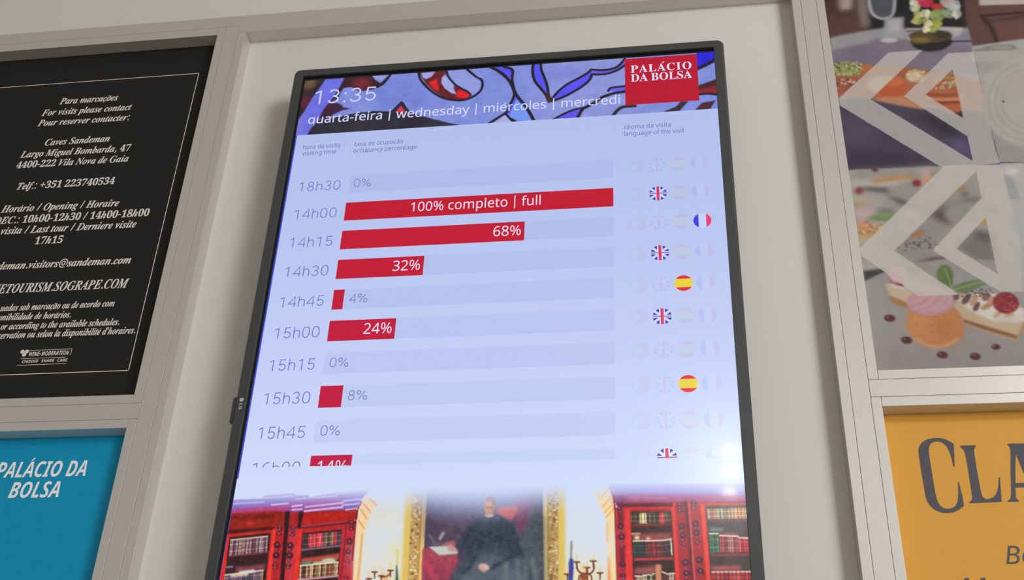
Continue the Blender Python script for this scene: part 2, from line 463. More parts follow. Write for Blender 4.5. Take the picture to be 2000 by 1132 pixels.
hd.poly([(0, 870), (170, 880), (330, 905), (470, 940), (640, 975), (640, 1030), (0, 1030)], (40, 36, 52), t2, 0.8)
hd.poly([(1405, 668), (1330, 752), (1465, 752)], (206, 42, 66), t1, 0.6)
hd.line([(1050, 742), (1250, 748), (1300, 730), (1410, 622), (1495, 735)], 3.1, DK, t1, 0.5, 1, False)
# the red eye-shaped pane and its curls
hd.poly([(110, 320), (200, 460), (290, 545), (400, 620), (520, 655), (640, 660), (740, 630), (770, 600), (700, 550), (600, 500), (520, 440), (455, 350), (460, 280), (300, 280)], (96, 20, 26), t2, 0.7)
hd.poly([(235, 450), (330, 400), (350, 470), (360, 560), (300, 530)], (218, 22, 36), t2, 1.2)
hd.poly([(590, 540), (660, 545), (745, 600), (690, 640), (570, 630)], (222, 20, 36), t2, 1.2)
hd.poly([(440, 345), (490, 400), (545, 470), (545, 530), (578, 595), (515, 578), (430, 520), (388, 450), (395, 385)], (158, 166, 224), t2, 0.7)
hd.line([(440, 345), (490, 400), (550, 470)], 3, (84, 84, 170), t2, 0.8)
hd.poly([(140, 330), (315, 310), (270, 378), (195, 408), (160, 380)], (156, 158, 226), t2, 0.8)
hd.poly([(470, 300), (700, 285), (780, 345), (850, 395), (885, 450), (870, 520), (790, 600), (740, 575), (640, 510), (540, 430)], (140, 150, 218), t2, 0.7)
hd.line([(455, 290), (480, 380), (560, 470), (640, 520), (700, 550), (745, 585)], 3.4, DK, t2, 0.4)
hd.line([(105, 300), (130, 400), (190, 480), (290, 570), (400, 630), (520, 660), (640, 665), (740, 640), (840, 580), (885, 520), (895, 460), (880, 412), (830, 385), (770, 340), (700, 280)], 4.5, DK, t2, 0.4)
# crossing lead lines and blue panes
hd.poly([(1030, 240), (1170, 250), (1265, 288), (1250, 380), (1220, 392), (1140, 330)], (86, 78, 240), t2, 0.7)
hd.poly([(1310, 610), (1380, 700), (1440, 780), (1510, 940), (1300, 960), (1200, 830), (1250, 740)], (112, 146, 238), t2, 0.8)
hd.poly([(1300, 620), (1320, 640), (1260, 760), (1230, 840), (1190, 830), (1240, 740)], (84, 76, 236), t2, 1)
hd.poly([(1180, 840), (1000, 960), (1290, 960)], (166, 172, 226), t2, 0.8)
hd.line([(980, 250), (1080, 300), (1150, 350), (1220, 420), (1260, 490), (1290, 560), (1340, 640), (1420, 730), (1470, 810), (1540, 940)], 5.9, DK, t2, 0.5)
hd.line([(1160, 255), (1262, 292), (1258, 400), (1275, 500), (1285, 600), (1240, 710), (1190, 810), (1100, 870), (960, 960)], 5.0, DK, t2, 0.5)
hd.line([(1180, 830), (1230, 885), (1300, 950)], 4.2, DK, t2, 0.4)
hd.poly([(315, 240), (425, 240), (430, 340), (470, 450), (510, 560), (535, 700), (490, 712), (420, 620), (340, 520), (308, 420), (305, 330)], (82, 80, 238), t3, 0.6)
hd.line([(318, 230), (303, 340), (310, 430), (345, 525), (425, 625), (500, 720), (535, 800)], 5.0, DK, t3, 0.4)
hd.line([(428, 230), (430, 340), (472, 450), (512, 560), (535, 690), (545, 800)], 4.8, DK, t3, 0.4)
hd.poly([(590, 785), (680, 670), (820, 560), (990, 470), (1110, 400), (1170, 365), (1182, 420), (1130, 510), (1020, 600), (870, 690), (720, 760), (620, 805)], (86, 78, 240), t3, 0.6, 1, True)
hd.line([(585, 785), (680, 668), (820, 558), (990, 468), (1110, 398), (1165, 350)], 4.8, DK, t3, 0.4)
hd.line([(590, 810), (720, 765), (870, 692), (1020, 602), (1130, 512), (1180, 420)], 5.0, DK, t3, 0.4)
hd.poly([(480, 710), (545, 690), (590, 780), (600, 810), (535, 842)], (52, 24, 40), t3, 0.8)
hd.poly([(1160, 345), (1300, 355), (1430, 345), (1560, 300), (1660, 200), (1660, 290), (1560, 350), (1420, 400), (1280, 415), (1180, 415)], (104, 88, 210), t3, 0.8)
hd.line([(1165, 345), (1300, 353), (1430, 343), (1560, 298), (1660, 190)], 4.5, DK, t3, 0.4)
hd.line([(1180, 415), (1290, 418), (1430, 400), (1560, 350), (1670, 280)], 4.5, DK, t3, 0.4)
hd.poly([(1440, 620), (1700, 590), (1700, 650), (1480, 668), (1425, 660)], (104, 86, 226), t3, 0.6)
hd.line([(1420, 660), (1450, 618), (1560, 600), (1700, 585)], 4.2, DK, t3, 0.4)
hd.poly([(620, 1080), (760, 1000), (900, 940), (1035, 915), (930, 1090)], (92, 80, 232), t3, 0.6)
hd.line([(590, 1090), (760, 1000), (900, 940), (1040, 910)], 4.2, DK, t3, 0.4)
hd.line([(1700, 665), (1530, 688), (1420, 720), (1320, 760), (1220, 830), (1110, 890), (1035, 935), (960, 1070)], 5.9, DK, t3, 0.5)
hd.line([(1480, 1040), (1550, 950), (1640, 895), (1811, 880)], 6.4, (40, 32, 40), t3, 0.6)
hd.line([(-10, 1080), (60, 1120)], 5.6, DK, t3, 0.5)
hd.poly([(1630, 100), (1800, 80), (1800, 170), (1700, 215), (1630, 240)], (36, 28, 216), t5, 0.6)
hd.line([(1630, 250), (1720, 208), (1800, 165)], 7.0, DK, t5, 0.6)
hd.poly([(1630, 400), (1820, 330), (1820, 400), (1630, 445)], (64, 28, 36), t5, 0.8)
hd.poly([(1640, 430), (1820, 395), (1820, 470), (1640, 465)], (136, 26, 36), t5, 1)
hd.line([(1620, 480), (1720, 466), (1830, 476)], 4.2, DK, t5, 0.5)
hd.poly([(1340, 625), (1450, 580), (1490, 535), (1560, 530), (1460, 640)], (50, 34, 48), t5, 0.8)
hd.poly([(1610, 620), (1680, 545), (1800, 525), (1750, 600)], (70, 32, 48), t5, 0.8)
hd.add_noise(3.0, 2.5); hd.add_noise(4, 14)
obj('header_picture', hd.mesh(), M_SCREEN, scr)

def low_clip(P, z):
    out = []
    for p, q in zip(P, P[1:]+P[:1]):
        if p[1] >= z: out.append(p)
        if (p[1]-z)*(q[1]-z) < 0:
            u = (p[1]-z)/(p[1]-q[1]); out.append((p[0]+(q[0]-p[0])*u, z))
    return out
# thin-lined digits of the timetable, drawn with one even stroke (cap height 1)
def arc(cx, cz, rx, rz, a0, a1, n=14):
    return [(cx+rx*math.cos(math.radians(a0+(a1-a0)*k/n)), cz+rz*math.sin(math.radians(a0+(a1-a0)*k/n))) for k in range(n+1)]
def sup(cx, cz, rx, rz, n=32):
    out = []
    for k in range(n+1):
        a = 2*math.pi*k/n; c_, s_ = math.cos(a), math.sin(a)
        out.append((cx+rx*math.copysign(abs(c_)**.8, c_), cz+rz*math.copysign(abs(s_)**.8, s_)))
    return out
STROKES = {
 '0': ([sup(.35, .5, .24, .47)], .72),
 '1': ([[(.14, .80), (.40, .93), (.40, .0)]], .72),
 '2': ([arc(.36, .70, .22, .27, 165, -30)+[(.13, .03), (.62, .03)]], .72),
 '3': ([arc(.34, .735, .21, .235, 160, -80)+[(.30, .50)], [(.30, .50)]+arc(.34, .265, .235, .235, 88, -165)], .72),
 '4': ([[(.52, .0), (.52, .97), (.08, .28), (.66, .28)]], .72),
 '5': ([[(.58, .96), (.20, .96), (.16, .50)]+arc(.35, .31, .225, .275, 125, -160)], .72),
 '6': ([arc(.56, .58, .42, .39, 92, 180)+arc(.36, .30, .22, .27, 180, 540, 28)], .72),
 '8': ([arc(.36, .735, .19, .23, 0, 360, 24), arc(.36, .265, .225, .235, 0, 360, 24)], .72),
 'h': ([[(.12, .0), (.12, 1.0)], [(.12, .45)]+arc(.335, .48, .20, .21, 160, 0)+[(.535, .0)]], .66),
 '%': ([arc(.20, .76, .135, .20, 0, 360, 20), arc(.72, .22, .135, .20, 0, 360, 20), [(.70, .90), (.22, .08)]], .92),
 ':': ([[(.18, .06), (.181, .065)], [(.18, .66), (.181, .665)]], .36),
}
def stroke_text(name, s_, x0, x1, zb, cap, y, w, color, parent, clip=None):
    pen, polys = 0.0, []
    for ch in s_:
        pls, adv = STROKES[ch]
        for pl in pls: polys.append([(pen+u, v) for u, v in pl])
        pen += adv
    a = min(p[0] for q in polys for p in q); b = max(p[0] for q in polys for p in q)
    sx = (x1-x0-w)/(b-a); quads = []
    for q in polys:
        q = [(x0+w/2+(u-a)*sx, zb+v*cap) for u, v in q]
        if len(q) == 2 and abs(q[0][0]-q[1][0]) < .001 and abs(q[0][1]-q[1][1]) < .001:
            quads.append([(q[0][0]+w*.75*math.cos(t), q[0][1]+w*.75*math.sin(t)) for t in np.linspace(0, 2*math.pi, 16, endpoint=False)]); continue
        L, R = [], []
        for i, p in enumerate(q):
            p0 = q[max(i-1, 0)]; p1 = q[min(i+1, len(q)-1)]
            closed = q[0] == q[-1] or math.dist(q[0], q[-1]) < 1e-6
            if closed and i in (0, len(q)-1): p0, p1 = q[-2], q[1]
            def nrm(u, v):
                d = math.hypot(v[0]-u[0], v[1]-u[1])+1e-12; return (-(v[1]-u[1])/d, (v[0]-u[0])/d)
            n0 = nrm(p0, p) if p0 != p else nrm(p, p1); n1 = nrm(p, p1) if p1 != p else n0
            nx, nz = n0[0]+n1[0], n0[1]+n1[1]; l = math.hypot(nx, nz)+1e-9; nx, nz = nx/l, nz/l
            k = min(1/max(nx*n0[0]+nz*n0[1], .35), 2.2)*w/2
            L.append((p[0]+nx*k, p[1]+nz*k)); R.append((p[0]-nx*k, p[1]-nz*k))
        for i in range(len(q)-1): quads.append([L[i], L[i+1], R[i+1], R[i]])
    if clip is not None: quads = [c_ for c_ in (low_clip(q, clip) for q in quads) if len(c_) > 2]
    return obj(name, flat(quads, y, color), M_SCREEN, parent)

INK = (104, 112, 190); PALE = (222, 222, 246)
stroke_text('clock_text', '13:35', -.5755, -.4715, 1.2518, .0290, E2, .0027, (206, 210, 250), scr)
text('date_text', 'quarta-feira | wednesday | miércoles | mercredi', -.5792, -.0772, 1.2110, .0170, E2, M_SCREEN, (208, 212, 248), scr, weight=.004)
sq = obj('logo_square', flat([[(-.0690, 1.2067), (.0441, 1.2067), (.0441, 1.3022), (-.0690, 1.3022)]], E2, (182, 0, 42)), M_SCREEN, scr)
for s_, z_, c_ in (('PALÁCIO', 1.2722, .0150), ('DA BOLSA', 1.2535, .0152)):
    text('logo_text', s_, -.0598, .0350, z_, c_, E3, M_SCREEN, (214, 222, 248), scr, kind='serif', spacing=1.10 if s_[0] == 'P' else 1.0)
for s_, a_, b_, z_ in (('hora da visita', -.5802, -.5194, 1.1590), ('visiting time', -.5802, -.5246, 1.1467), ('taxa de ocupação', -.4963, -.4176, 1.1590),
                       ('occupancy percentage', -.4963, -.3951, 1.1459), ('idioma da visita', -.0718, -.0008, 1.1592), ('language of the visit', -.0718, .0187, 1.1459)):
    text('heading_text', s_, a_, b_, z_, .0083, E1, M_SCREEN, (100, 102, 168), scr)

# --- ten rows of the timetable
CUT = 0.6153
LEFT, RIGHT = -.4966, -.0891; TOP, STEP, HGT = 1.1012, .05228, .0336
def quad(x0, x1, z0, z1): return [(x0, z0), (x1, z0), (x1, z1), (x0, z1)]
ROWS = [('18h30', 0, '0%', ''), ('14h00', 100, '100% completo | full', 'g'), ('14h15', 68, '68%', 'f'), ('14h30', 32, '32%', 'g'), ('14h45', 4, '4%', 's'),
        ('15h00', 24, '24%', 'g'), ('15h15', 0, '0%', ''), ('15h30', 8, '8%', 's'), ('15h45', 0, '0%', ''), ('16h00', 14, '14%', 'g')]
def page_colour(z):
    i = int(round((SZ1-z)/page.res)); return page.img[min(max(i, 0), page.h-1), page.w//2]
def disc_clip(P, c, r, n=40):
    out = [np.array(p, float) for p in P]
    for k in range(n):
        a = 2*math.pi*(k+.5)/n; nx, nz = math.cos(a), math.sin(a); d = r*math.cos(math.pi/n)
        new = []
        for p, q in zip(out, out[1:]+out[:1]):
            dp = (p[0]-c[0])*nx+(p[1]-c[1])*nz-d; dq = (q[0]-c[0])*nx+(q[1]-c[1])*nz-d
            if dp <= 0: new.append(p)
            if dp*dq < 0: new.append(p+(q-p)*(dp/(dp-dq)))
        out = new
        if len(out) < 3: return []
    return [tuple(p) for p in out]
def bar(x0, z0, x1, z1, w):
    dx, dz = x1-x0, z1-z0; L = math.hypot(dx, dz); nx, nz = -dz/L*w/2, dx/L*w/2
    return [(x0+nx, z0+nz), (x1+nx, z1+nz), (x1-nx, z1-nz), (x0-nx, z0-nz)]
def flag(kind, cx, cz, lit):
    r = .0128; c = (cx, cz); S = []
    W = (232, 232, 252)
    big = quad(cx-r*1.1, cx+r*1.1, cz-r*1.1, cz+r*1.1)
    if kind == 'g':
        S = [(big, (52, 56, 178))]
        for sx in (-1, 1): S.append((bar(cx-sx*r*1.25, cz-r*1.02, cx+sx*r*1.25, cz+r*1.02, r*.30), W))
        S += [(bar(cx-r*1.2, cz, cx+r*1.2, cz, r*.34), W), (bar(cx, cz-r*1.2, cx, cz+r*1.2, r*.62), W),
              (bar(cx-r*1.2, cz, cx+r*1.2, cz, r*.11), (160, 56, 120)), (bar(cx, cz-r*1.2, cx, cz+r*1.2, r*.32), (222, 52, 96))]
    elif kind == 's':
        S = [(big, (226, 40, 52)), (quad(cx-r*1.1, cx+r*1.1, cz-r*.52, cz+r*.56), (232, 208, 62))]
    elif kind == 'f':
        S = [(big, W), (quad(cx-r*1.1, cx-r*.42, cz-r*1.1, cz+r*1.1), (58, 60, 222)), (quad(cx+r*.42, cx+r*1.1, cz-r*1.1, cz+r*1.1), (238, 56, 116))]
    else:
        S = [(big, (222, 64, 80)), (quad(cx-r*1.1, cx-r*.25, cz-r*1.1, cz+r*1.1), (80, 190, 150)), (disc_clip(quad(cx-r*.75, cx+r*.25, cz-r*.5, cz+r*.5), (cx-.25*r, cz), r*.42), (240, 226, 150))]
    pg = page_colour(cz); P, C = [], []; k_ = .045 if kind == 'p' else .07
    for i, (q, col_) in enumerate(S):
        q = disc_clip(q, c, r)
        if q: q = low_clip(q, CUT)
        if len(q) < 3: continue
        if col_ == W and lit: col_ = tuple(np.minimum(pg+14, 255))
        cc = tuple(np.array(col_)*(1 if lit else k_)+pg*(0 if lit else 1-k_))
        P.append(q); C.append(cc)
    me = flat(P, E1, C)
    # overlaid colours of the flag sit a hair in front of each other
    bm = bmesh.new(); bm.from_mesh(me); bm.faces.ensure_lookup_table()
    for i, f in enumerate(bm.faces):
        for v in f.verts: v.co.y -= .00004*i
    bm.to_mesh(me); bm.free()
    return me
COLX = dict(p=-.0550, g=-.0238, s=.0072, f=.0380)
for i, (hour, pc, pct, lit) in enumerate(ROWS):
    zt = TOP-STEP*i; zb = zt-HGT; clip = CUT if i == 9 else None; zbc = max(zb, CUT)
    stroke_text('time_text', hour, -.5768, -.5098, zt-.0259, .0180, E1, .0014, INK, scr, clip)
    pg = page_colour(zt-.02)
    obj('bar_track', flat([quad(LEFT, RIGHT, zbc, zt)], E1, tuple(pg-np.array([8, 7.5, 6]))), M_SCREEN, scr)
    end = LEFT+(RIGHT-LEFT)*pc/100
    if pc: obj('bar_fill', flat([quad(LEFT, end, zbc, zt)], E2, (192, 6+2*i, 40+3*i)), M_SCREEN, scr, 'red bar')
    zl = zt-.0240
    if pc == 100: text('percent_text', pct, -.3940, -.1968, zt-.0235, .0170, E3, M_SCREEN, PALE, scr)
    elif pc > 10: text('percent_text', pct, end-.0052-.0408-(.0004 if pc == 14 else 0), end-.0052, zl-(.0015 if pc == 14 else 0), .0175, E3, M_SCREEN, PALE, scr, clip=clip)
    else: stroke_text('percent_text', pct, end+.0085, end+.0355, zl+.0006, .0152, E3, .0012, (116, 112, 186), scr)
    for k in 'pgsf':
        me = flag(k, COLX[k], zt-.0143, k == lit)
        obj('flag_icon', me, M_SCREEN, scr, 'bright round flag icon' if k == lit else None)

# --- the library photograph along the foot of the page, fading out into the white
LZ1 = .600; LZ0 = .40
lb = Canvas(SX0+.0008, SX1+.0008, LZ0, LZ1, E1, .0009, (205, 218, 250))
K = 5.896
a1 = (420, 940, K); a2 = (620, 940, K); a3 = (820, 940, K); a4 = (1060, 940, K); a5 = (1280, 940, K)
# walls of the room, candle glow
lb.oval((800, 330), 330, 190, (214, 214, 196), a2, 30, 0.9)
lb.poly([(560, 250), (1010, 230), (980, 1250), (500, 1250)], (238, 222, 160), a2, 26, 0.55)
lb.oval((760, 760), 170, 240, (212, 224, 255), a2, 22, 1)
lb.poly([(230, 250), (720, 250), (760, 1250), (230, 1250)], (232, 226, 190), a4, 26, 0.6)
lb.oval((500, 640), 190, 260, (208, 222, 255), a4, 24, 1)
lb.oval((960, 1120), 130, 300, (240, 206, 110), a2, 22, 0.95)
lb.oval((430, 900), 80, 300, (238, 214, 150), a2, 16, 0.7)
lb.oval((960, 930), 70, 90, (226, 232, 252), a2, 9, 1)
lb.oval((330, 1150), 160, 200, (240, 214, 130), a4, 22, 0.9)
lb.oval((480, 1080), 60, 80, (246, 226, 140), a4, 9, 0.9)
lb.oval((700, 1160), 120, 130, (244, 210, 130), a4, 16, 0.8)
# left bookcase
RED = (166, 28, 26)
lb.poly([(100, 215), (550, 195), (560, 165), (905, 135), (930, 160), (1060, 158), (1100, 180), (1394, 130), (1739, 90), (1769, 100), (1690, 200), (1655, 300), (1640, 420), (1625, 480), (1579, 1250), (-60, 1250)], RED, a1, 0.6)
lb.poly([(100, 215), (550, 195), (560, 165), (905, 135), (930, 160), (1060, 158), (1100, 180), (1394, 130), (1739, 90), (1769, 100), (1690, 200), (1655, 290), (1500, 320), (1020, 345), (640, 350), (100, 370)], (122, 84, 178), a1, 0.6)
lb.poly([(100, 300), (640, 255), (840, 235), (1179, 205), (1500, 180), (1480, 300), (1020, 345), (640, 350), (100, 370)], (148, 66, 148), a1, 1.5)
lb.poly([(100, 345), (640, 290), (840, 300), (840, 340), (640, 350), (400, 372), (100, 380)], (176, 52, 112), a1, 1.0)
lb.poly([(100, 240), (555, 215), (640, 205), (840, 180), (840, 235), (640, 260), (100, 310)], (110, 84, 186), a1, 1.2)
for P, w in (([(560, 190), (900, 165)], 2.4), ([(930, 200), (1050, 190)], 2.2), ([(1080, 185), (1394, 165)], 2.6), ([(100, 262), (560, 235)], 2.2)):
    lb.line(P, w, (182, 170, 226), a1, 0.6, 0.9, False)
for P, w in (([(1040, 292), (1480, 243)], 2.6), ([(1030, 340), (1465, 292)], 3.0), ([(890, 285), (1000, 270)], 3), ([(890, 325), (1000, 315)], 2.5), ([(650, 268), (840, 250)], 2.5)):
    lb.line(P, w, (216, 184, 232), a1, 0.4, 0.9, False)
for P in ([(220, 140), (560, 100)], [(300, 222), (500, 203)], [(285, 272), (510, 250)], [(325, 325), (460, 305)]):
    lb.line(P, 2.4, (196, 184, 236), a2, 0.4, 0.9, False)
lb.poly([(100, 375), (690, 335), (800, 345), (800, 495), (690, 510), (100, 560)], (148, 30, 18), a1, 0.8)
lb.poly([(100, 400), (690, 380), (690, 430), (100, 440)], (110, 20, 14), a1, 2, 0.8)
lb.poly([(990, 390), (1500, 345), (1500, 455), (980, 505)], (182, 26, 16), a1, 0.8)
lb.line([(980, 520), (1520, 460)], 2.4, (150, 60, 110), a1, 0.4, 0.9, False)
lb.line([(980, 535), (1520, 475)], 2.0, (92, 14, 24), a1, 0.4, 0.9, False)
lb.poly([(100, 562), (690, 515), (690, 560), (100, 610)], (72, 12, 12), a1, 1)
for P in ([(805, 340), (862, 340), (850, 540), (795, 540)], [(968, 345), (1020, 340), (985, 545), (945, 545)]):
    lb.poly(P, (40, 12, 24), a1, 0.9)
lb.oval((400, 480), 40, 22, (206, 50, 36), a1, 2, 0.8)
# left cabinet
lb.poly([(100, 612), (665, 555), (590, 1250), (0, 1250)], (196, 34, 28), a1, 0.7)
lb.poly([(110, 625), (168, 615), (100, 1250), (20, 1250)], (226, 40, 30), a1, 0.8)
lb.poly([(165, 640), (642, 588), (580, 1250), (90, 1250)], (48, 22, 26), a1, 0.8)
BR = [(148, 112, 130), (116, 74, 84), (170, 150, 150), (96, 60, 72), (156, 128, 120)]
lb.books((180, 672), (612, 628), (600, 810), (160, 858), 24, BR, a1, (214, 190, 176), 3)
lb.line([(160, 862), (600, 815)], 2.5, (130, 50, 60), a1, 0.5, 0.9, False)
lb.poly([(240, 985), (575, 945), (570, 1020), (235, 1060)], (130, 66, 84), a1, 2)
lb.books((110, 1075), (560, 1020), (550, 1180), (90, 1200), 18, [(176, 130, 90), (104, 84, 110), (92, 78, 92), (150, 110, 120), (60, 74, 80)], a1, (216, 210, 206), 5)
lb.line([(290, 1050), (440, 1030)], 5, (214, 214, 206), a1, 0.8, 0.9, False); lb.line([(190, 1080), (370, 1065)], 4, (230, 206, 160), a1, 0.8, 0.9, False)
lb.line([(130, 985), (200, 980)], 3, (130, 128, 170), a1, 0.8, 0.9, False)
# turned columns between the cabinets
lb.poly([(665, 550), (800, 540), (740, 1250), (580, 1250)], (178, 30, 38), a1, 0.7)
lb.poly([(665, 550), (702, 548), (630, 1250), (575, 1250)], (236, 52, 44), a1, 0.8)
lb.poly([(800, 535), (850, 535), (790, 1250), (735, 1250)], (46, 8, 18), a1, 0.8)
lb.poly([(850, 540), (962, 545), (880, 1250), (785, 1250)], (196, 48, 58), a1, 0.7)
lb.poly([(962, 545), (1008, 540), (968, 1250), (880, 1250)], (226, 46, 40), a1, 0.8)
def turned(c, t, sx, sy, items):
    for (dx, dy, rx, ry) in items:
        lb.oval((c[0]+dx*sx, c[1]+dy*sy), rx, ry, (74, 10, 30), t, 0.8)
    for (dx, dy, rx, ry) in items:
        lb.oval((c[0]+dx*sx-2, c[1]+dy*sy-ry*.15), 9, 8, (212, 178, 214), t, 0.7, 0.95)
COLM = [(0, 0, 32, 18), (-3, 35, 26, 22), (-10, 82, 34, 14), (-32, 210, 38, 40), (-36, 262, 20, 18), (-42, 330, 40, 40), (-48, 385, 18, 18), (-54, 442, 36, 16), (-58, 475, 28, 12)]
turned((748, 520), a1, 1, 1, COLM); turned((900, 535), a1, 1, .96, COLM)
# right part of the left bookcase
lb.poly([(1010, 560), (1490, 500), (1410, 1250), (950, 1250)], (184, 34, 36), a1, 0.7)
lb.poly([(1010, 592), (1465, 550), (1412, 1250), (960, 1250)], (44, 20, 26), a1, 0.8)
lb.books((1012, 612), (1070, 606), (1062, 765), (1004, 772), 3, [(70, 62, 62), (88, 80, 76)], a1, None, 7)
lb.books((1075, 605), (1250, 588), (1240, 745), (1066, 764), 8, [(214, 62, 72), (196, 46, 58), (226, 90, 96)], a1, None, 8)
lb.books((1250, 588), (1350, 580), (1338, 735), (1240, 745), 6, [(112, 86, 76), (90, 70, 62), (136, 110, 90)], a1, None, 9)
lb.books((1350, 580), (1410, 573), (1398, 728), (1338, 735), 3, [(206, 56, 70), (150, 110, 90)], a1, None, 10)
lb.books((1410, 573), (1460, 568), (1446, 722), (1398, 728), 3, [(80, 66, 80), (60, 52, 60)], a1, None, 11)
lb.line([(1002, 786), (1444, 738)], 2.6, (126, 110, 136), a1, 0.5, 0.9, False)
lb.poly([(995, 885), (1434, 822), (1430, 900), (990, 940)], (178, 74, 64), a1, 1.2)
lb.poly([(990, 930), (1110, 915), (1110, 950), (985, 965)], (90, 140, 108), a1, 1); lb.poly([(1130, 925), (1240, 915), (1240, 945), (1125, 955)], (186, 190, 150), a1, 1)
lb.oval((1310, 915), 85, 35, (196, 196, 160), a1, 1.2, 1, -5)
lb.books((980, 968), (1425, 925), (1412, 1075), (972, 1118), 20, [(166, 104, 72), (78, 46, 44), (196, 160, 118), (120, 70, 56), (150, 120, 80)], a1, (232, 226, 198), 13)
lb.line([(965, 1130), (1412, 1085)], 3, (214, 160, 170), a1, 0.5, 0.9, False)
# corner pilaster and lit side face
lb.poly([(288, 500), (345, 490), (450, 440), (400, 1250), (230, 1250)], (188, 36, 52), a2, 0.8)
lb.line([(330, 500), (300, 860), (250, 1250)], 2.5, (130, 20, 34), a2, 0.6)
for c_, rx, ry in (((395, 470), 55, 16), ((397, 510), 28, 24), ((392, 548), 36, 12), ((370, 690), 36, 44), ((366, 740), 18, 16), ((358, 805), 32, 36), ((352, 850), 18, 16), ((346, 920), 34, 14), ((330, 1105), 40, 12)):
    lb.oval(c_, rx, ry, (84, 14, 34), a2, 0.8); lb.oval((c_[0]-2, c_[1]-2), 9, 8, (222, 170, 196), a2, 0.7, 0.9)
lb.poly([(530, 185), (590, 150), (640, 190), (690, 260), (650, 300), (610, 330), (585, 430), (548, 560), (520, 700), (480, 1250), (398, 1250), (440, 560), (470, 420), (480, 300)], (246, 206, 150), a2, 1.6, 0.85)
lb.poly([(430, 700), (520, 700), (490, 1040), (405, 1040)], (226, 222, 224), a2, 9, 0.85)
for P in ([(500, 320), (570, 430)], [(530, 250), (610, 350)], [(470, 440), (540, 540)], [(600, 200), (680, 265)]):
    lb.line(P, 1.8, (226, 130, 70), a2, 0.5, 0.8, False)
lb.line([(515, 610), (500, 800), (468, 1130)], 2.2, (222, 160, 70), a2, 0.8)
for c_ in ((485, 290), (468, 322), (447, 447)): lb.oval(c_, 18, 13, (240, 226, 226), a2, 0.6)
lb.line([(505, 240), (462, 330), (440, 470), (400, 900)], 2.0, (110, 10, 20), a2, 0.5, 0.8)
# gilt frame of the painting, both sides
def gilt(t, xa, xb, dxb, flip):
    # xa..xb outer edges at the top; dxb shift at y = 1132
    def strip(u0, u1, c_, bl=0.8, al=1):
        p0, p1 = xa+(xb-xa)*u0, xa+(xb-xa)*u1
        lb.poly([(p0, 40), (p1, 40), (p1+dxb, 1250), (p0+dxb, 1250)], c_, t, bl, al)
    strip(0, .36, (222, 190, 92), 2.0); strip(.30, .75, (192, 156, 92)); strip(.74, .82, (186, 120, 40)); strip(.80, 1.0, (214, 160, 60))
    strip(.84, .90, (248, 226, 150), 0.6); strip(.93, .98, (240, 226, 170), 0.6)
    r = random.Random(4 if flip else 9)
    for k in range(150):
        y = r.uniform(60, 1190); u = r.uniform(.34, .72); x = xa+(xb-xa)*u+dxb*(y-40)/1210
        c_ = r.choice([(250, 240, 206), (240, 226, 190), (140, 90, 36), (120, 78, 40), (214, 150, 70)])
        lb.oval((x, y), r.uniform(8, 20), r.uniform(6, 12), c_, t, 0.6, 0.85, r.uniform(-60, 60))
gilt(a2, 1020, 1268, -62, False); gilt(a4, 256, 2, 6, True)
# the painting
lb.poly([(86, 40), (1416, 40), (1432, 1250), (24, 1250)], (74, 66, 88), a3, 0.6)
lb.poly([(86, 40), (700, 40), (640, 500), (430, 700), (60, 700)], (80, 64, 84), a3, 12, 0.8)
lb.poly([(86, 40), (1416, 40), (1420, 260), (80, 300)], (84, 84, 150), a3, 14, 0.8)
lb.poly([(1000, 500), (1432, 350), (1432, 1250), (1200, 1250)], (70, 84, 88), a3, 10, 0.9)
lb.poly([(1120, 170), (1280, 200), (1240, 420), (1190, 580), (1150, 640), (1090, 430)], (122, 56, 88), a3, 4, 0.9)
lb.poly([(880, 325), (950, 285), (1110, 272), (1132, 335), (1062, 435), (990, 420), (905, 370)], (196, 78, 78), a3, 1.6)
lb.poly([(740, 392), (660, 425), (560, 500), (480, 640), (415, 720), (500, 810), (560, 860), (420, 1040), (360, 1250), (1432, 1250), (1250, 1000), (1150, 720), (1090, 500), (990, 432), (870, 378)], (50, 58, 74), a3, 1.6)
lb.poly([(640, 860), (900, 800), (1000, 900), (1160, 1000), (1300, 1250), (340, 1250), (450, 1060)], (88, 100, 112), a3, 8, 0.9)
for x0, x1 in ((980, 1000), (1120, 1150), (1210, 1230), (1300, 1350)):
    lb.line([(x0, 900), (x1, 1200)], 7, (120, 130, 134), a3, 2.5, 0.6)
lb.line([(640, 860), (560, 1000), (500, 1050)], 5, (40, 44, 66), a3, 2, 0.8)
lb.line([(830, 1000), (980, 900), (1050, 860)], 6, (42, 46, 66), a3, 2, 0.8)
lb.poly([(30, 780), (100, 752), (240, 850), (420, 835), (445, 910), (350, 1090), (300, 1250), (20, 1250)], (160, 62, 82), a3, 1.2)
lb.poly([(60, 960), (160, 1000), (340, 1080), (300, 1250), (90, 1250)], (128, 46, 82), a3, 6, 0.8)
lb.line([(60, 930), (110, 1010), (180, 1130)], 8, (206, 74, 100), a3, 3, 0.8)
lb.poly([(250, 720), (330, 690), (400, 680), (410, 740), (330, 745), (250, 740)], (176, 96, 96), a3, 1.5)
lb.poly([(100, 750), (350, 736), (440, 815), (430, 832), (222, 848)], (196, 198, 190), a3, 0.9)
lb.oval((360, 765), 46, 34, (196, 142, 134), a3, 1.2, 1, 20)
lb.line([(395, 770), (420, 800)], 4, (196, 142, 134), a3, 1, 1, False)
lb.oval((740, 982), 62, 38, (216, 178, 160), a3, 1.2, 1, 15); lb.line([(700, 990), (740, 1020)], 5, (206, 160, 140), a3, 1, 1, False)
lb.line([(232, 660), (250, 620), (275, 590)], 4, (170, 164, 160), a3, 1, 0.9); lb.line([(165, 700), (130, 640), (105, 605)], 2, (130, 128, 140), a3, 1, 0.8)
